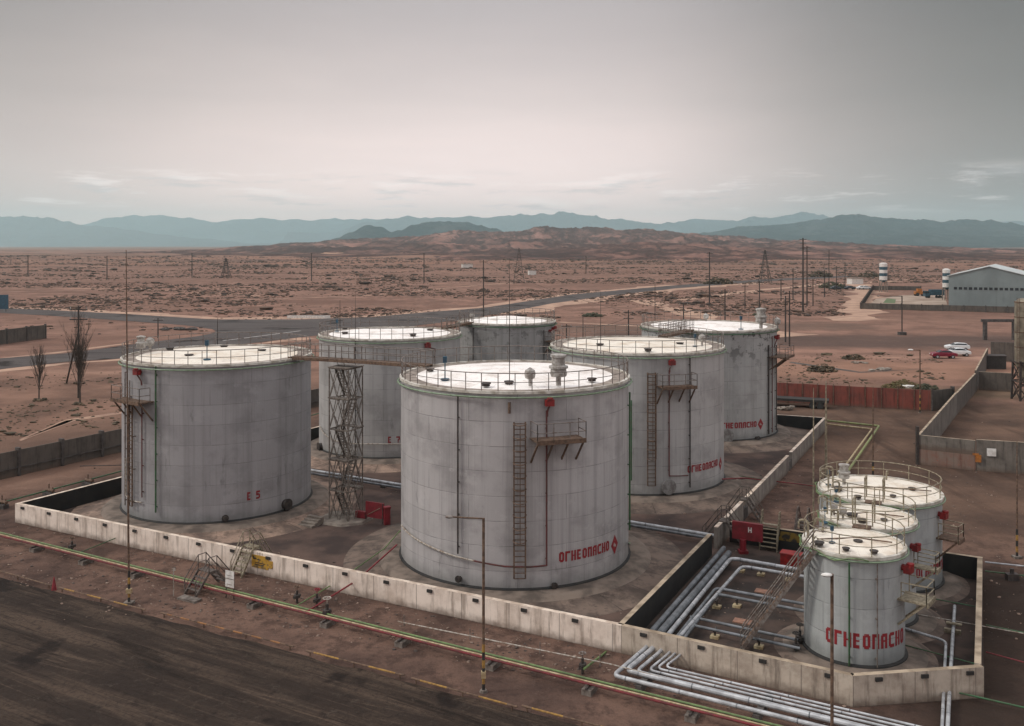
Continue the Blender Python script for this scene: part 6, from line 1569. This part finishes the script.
# white notice by the pipe stile
p = G(229.5, 598.5); rt = empty('notice_sign', p, 'small white notice on two thin posts beside the coloured pipe run', 'sign'); mb = MB(); mb.obox(p-E1*.33+V(1.0-.35), E1*.66, E2*.03, V(.95)); build(mb, 'sign_panel', M['white'], rt)
mb = MB(); mb.obox(p-E1*.33-E2*.012+V(1.12), E1*.66, E2*.01, V(.03))
for k in range(3): mb.obox(p-E1*.22-E2*.012+V(.8+.2*k+(.12 if k else 0)), E1*.4, E2*.01, V(.025))
build(mb, 'sign_marking', M['rail'], rt)
for s_ in (-.3, .3): mb = MB(); mb.tube([p+E1*s_+E2*.04, p+E1*s_+E2*.04+V(1.5)], .03, 5); build(mb, 'post', M['steel'], rt)
p = G(173.5, 596); mb = MB(); mb.tube([p, p+V(1.55)], .028, 5); mb.box(p+V(1.55), (.22,.05,.14)); tag(build(mb, 'marker_post', M['railw'], org=p), 'thin marker post left of the pipe stile', 'post')

# ---------------------------------------------------------------- low barrier rails along the lot
def barrier(label, a, b, z=.22, seg=1.0, c0='yellow', c1='rusty', ends='rusty'):
    a, b = Vector(a), Vector(b); a.z = b.z = 0; d = (b-a); L = d.length; d.normalize(); rt = empty('barrier_rail', a, label, 'barrier', 'low barrier rails along the dark lot'); mb = MB(); k = max(2, int(L/seg))
    for i in range(k): mb.tube([a+d*L*i/k+V(z), a+d*L*(i+1)/k+V(z)], .042, 7, mat=i % 2, caps=False)
    build(mb, 'rail', [M[c0], M[c1]], rt); mb = MB()
    kk = max(2, int(L/2.6))
    for i in range(kk+1): mb.tube([a+d*L*i/kk, a+d*L*i/kk+V(z)], .04, 5)
    for e in (a, b): mb.tube([e-d*.25+V(z), e+d*.25+V(z)], .05, 6)
    build(mb, 'rail_post', M[ends], rt)
barrier('dull barrier rail at the far left edge of the dark lot', G(-40, 563), G(49, 588.5), c0='rusty')
barrier('yellow barrier rail ending just left of the tall mast', G(62, 592), G(142, 613))
barrier('orange brown barrier rail between the tall mast and the lot gap', G(164, 617.5), G(290, 650), c0='fadedorange', seg=.6)
barrier('yellow barrier rail right below the white notice and valves', G(310, 656), G(400, 679), seg=1.6)
barrier('bright yellow barrier rail left of the centre lamp post foot', G(416, 684), G(512, 710.5), seg=1.6)
barrier('yellow barrier rail running out at the bottom edge', G(527, 712), G(640, 742), seg=1.6)
p = G(54, 590); mb = MB(); mb.lathe([(.16,0),(.10,.35),(.03,.75),(.01,.8)], p, 8); tag(build(mb, 'marker_cone', M['darkred'], org=p), 'dark red marker standing at the barrier rail end on the left', 'marker')
# blue road sign far left
p = G(2.5, 312); rt = empty('road_sign', p, 'blue road sign on posts at the far left roadside', 'sign'); mb = MB(); zt_ = H-(294-HY)*p.y/F; mb.box(p+V(zt_-2.4), (3.6,.12,4.4)); build(mb, 'sign_panel', M['blue'], rt)
for s_ in (-1, 1): mb = MB(); mb.tube([p+Vector((s_, .1, 0)), p+Vector((s_, .1, zt_-.3))], .1, 6); build(mb, 'post', M['steel'], rt)
# roadside posts and small far buildings
mb = None
for i, (x_, y_, w_, h_, l) in enumerate(((467,268,9,3.5,'tiny white building on the plain left of the pylon'),(532,275,5,3,'tiny pale hut on the plain right of the pylon'),(855,284,7,3,'small pale hut left of the free water tower'),(660,247,1,1,''),(285,318.5,9,1.2,''))):
    if not l: continue
    p = G(x_, y_); rt = empty('hut', p, l, 'building'); mb = MB(); mb.box(p+V(h_/2), (w_, w_*.6, h_), .3); build(mb, 'wall', M['white'], rt); mb = MB(); mb.box(p+V(h_+.15), (w_*1.08, w_*.68, .3), .3); build(mb, 'roof', M['conc'], rt)
    mb = MB(); mb.box(p+Vector((-.15*w_,-w_*.335,h_*.4)), (w_*.12, .2, h_*.7), .3); build(mb, 'door', M['steel'], rt)
p = G(287, 318.5); mb = MB(); mb.obox(p, Vector((12,0,0)), Vector((0,.5,0)), V(.8)); tag(build(mb, 'road_barrier', M['white'], org=p), 'pale low barrier at the roadside above the junction', 'barrier')
p = G(178, 330); mb = MB(); rd = random.Random(8)
for k in range(16): mb.ball(p+Vector((rd.uniform(-4,4), rd.uniform(-1.5,1.5), .3)), rd.uniform(.3,.8), (1.5,1,.6), 6, 4, jit=.4)
tag(build(mb, 'rubble_heap', M['concdk'], org=p), 'dark debris heap at the tip of the sandy island between roads', 'rubble')
# wires
def wire(label, a, b, sag=1.2, r=.035):
    a, b = Vector(a), Vector(b); mb = MB(); mb.tube([a.lerp(b, i/12)-V(sag*4*(i/12)*(1-i/12)) for i in range(13)], r, 4, caps=False); tag(build(mb, 'power_line', M['steel'], org=a), label, 'power line', 'power lines over the plain')
def tp(px_, yb, yt, dz=-.4): p = G(px_, yb); return Vector((p.x, p.y, H-(yt-HY)*p.y/F+dz))
for a, b, l in ((tp(709.5,306,252), tp(803,312,238), 'power line from the tallest single pole to the double pole'),
                (tp(803,312,238,-1.7), tp(829,290,250), 'power line from the double pole to the pale tall pole'),
                (tp(483.5,322,260), tp(628.5,340,310), 'power line descending right from the tall dark pole behind the rear tank'),
                (tp(566.5,340,324,-.3), tp(628.5,340,310,-1.5), 'low power line between the two short poles right of the rear tank'),
                (tp(725,324,289), tp(785.5,342,296), 'power line passing over the roof of the flaking tank'),
                (tp(424,283,253), tp(586,274,256), 'faint power line across the plain behind the pylon'),
                (tp(311.5,281,253), tp(424,283,253), 'faint power line across the plain above the E 7 tank'),
                (tp(192,276,253), tp(311.5,281,253), 'faint power line above the road junction'),
                (tp(107,279,256), tp(192,276,253), 'faint power line above the far left plain')):
    wire(l, a, b)
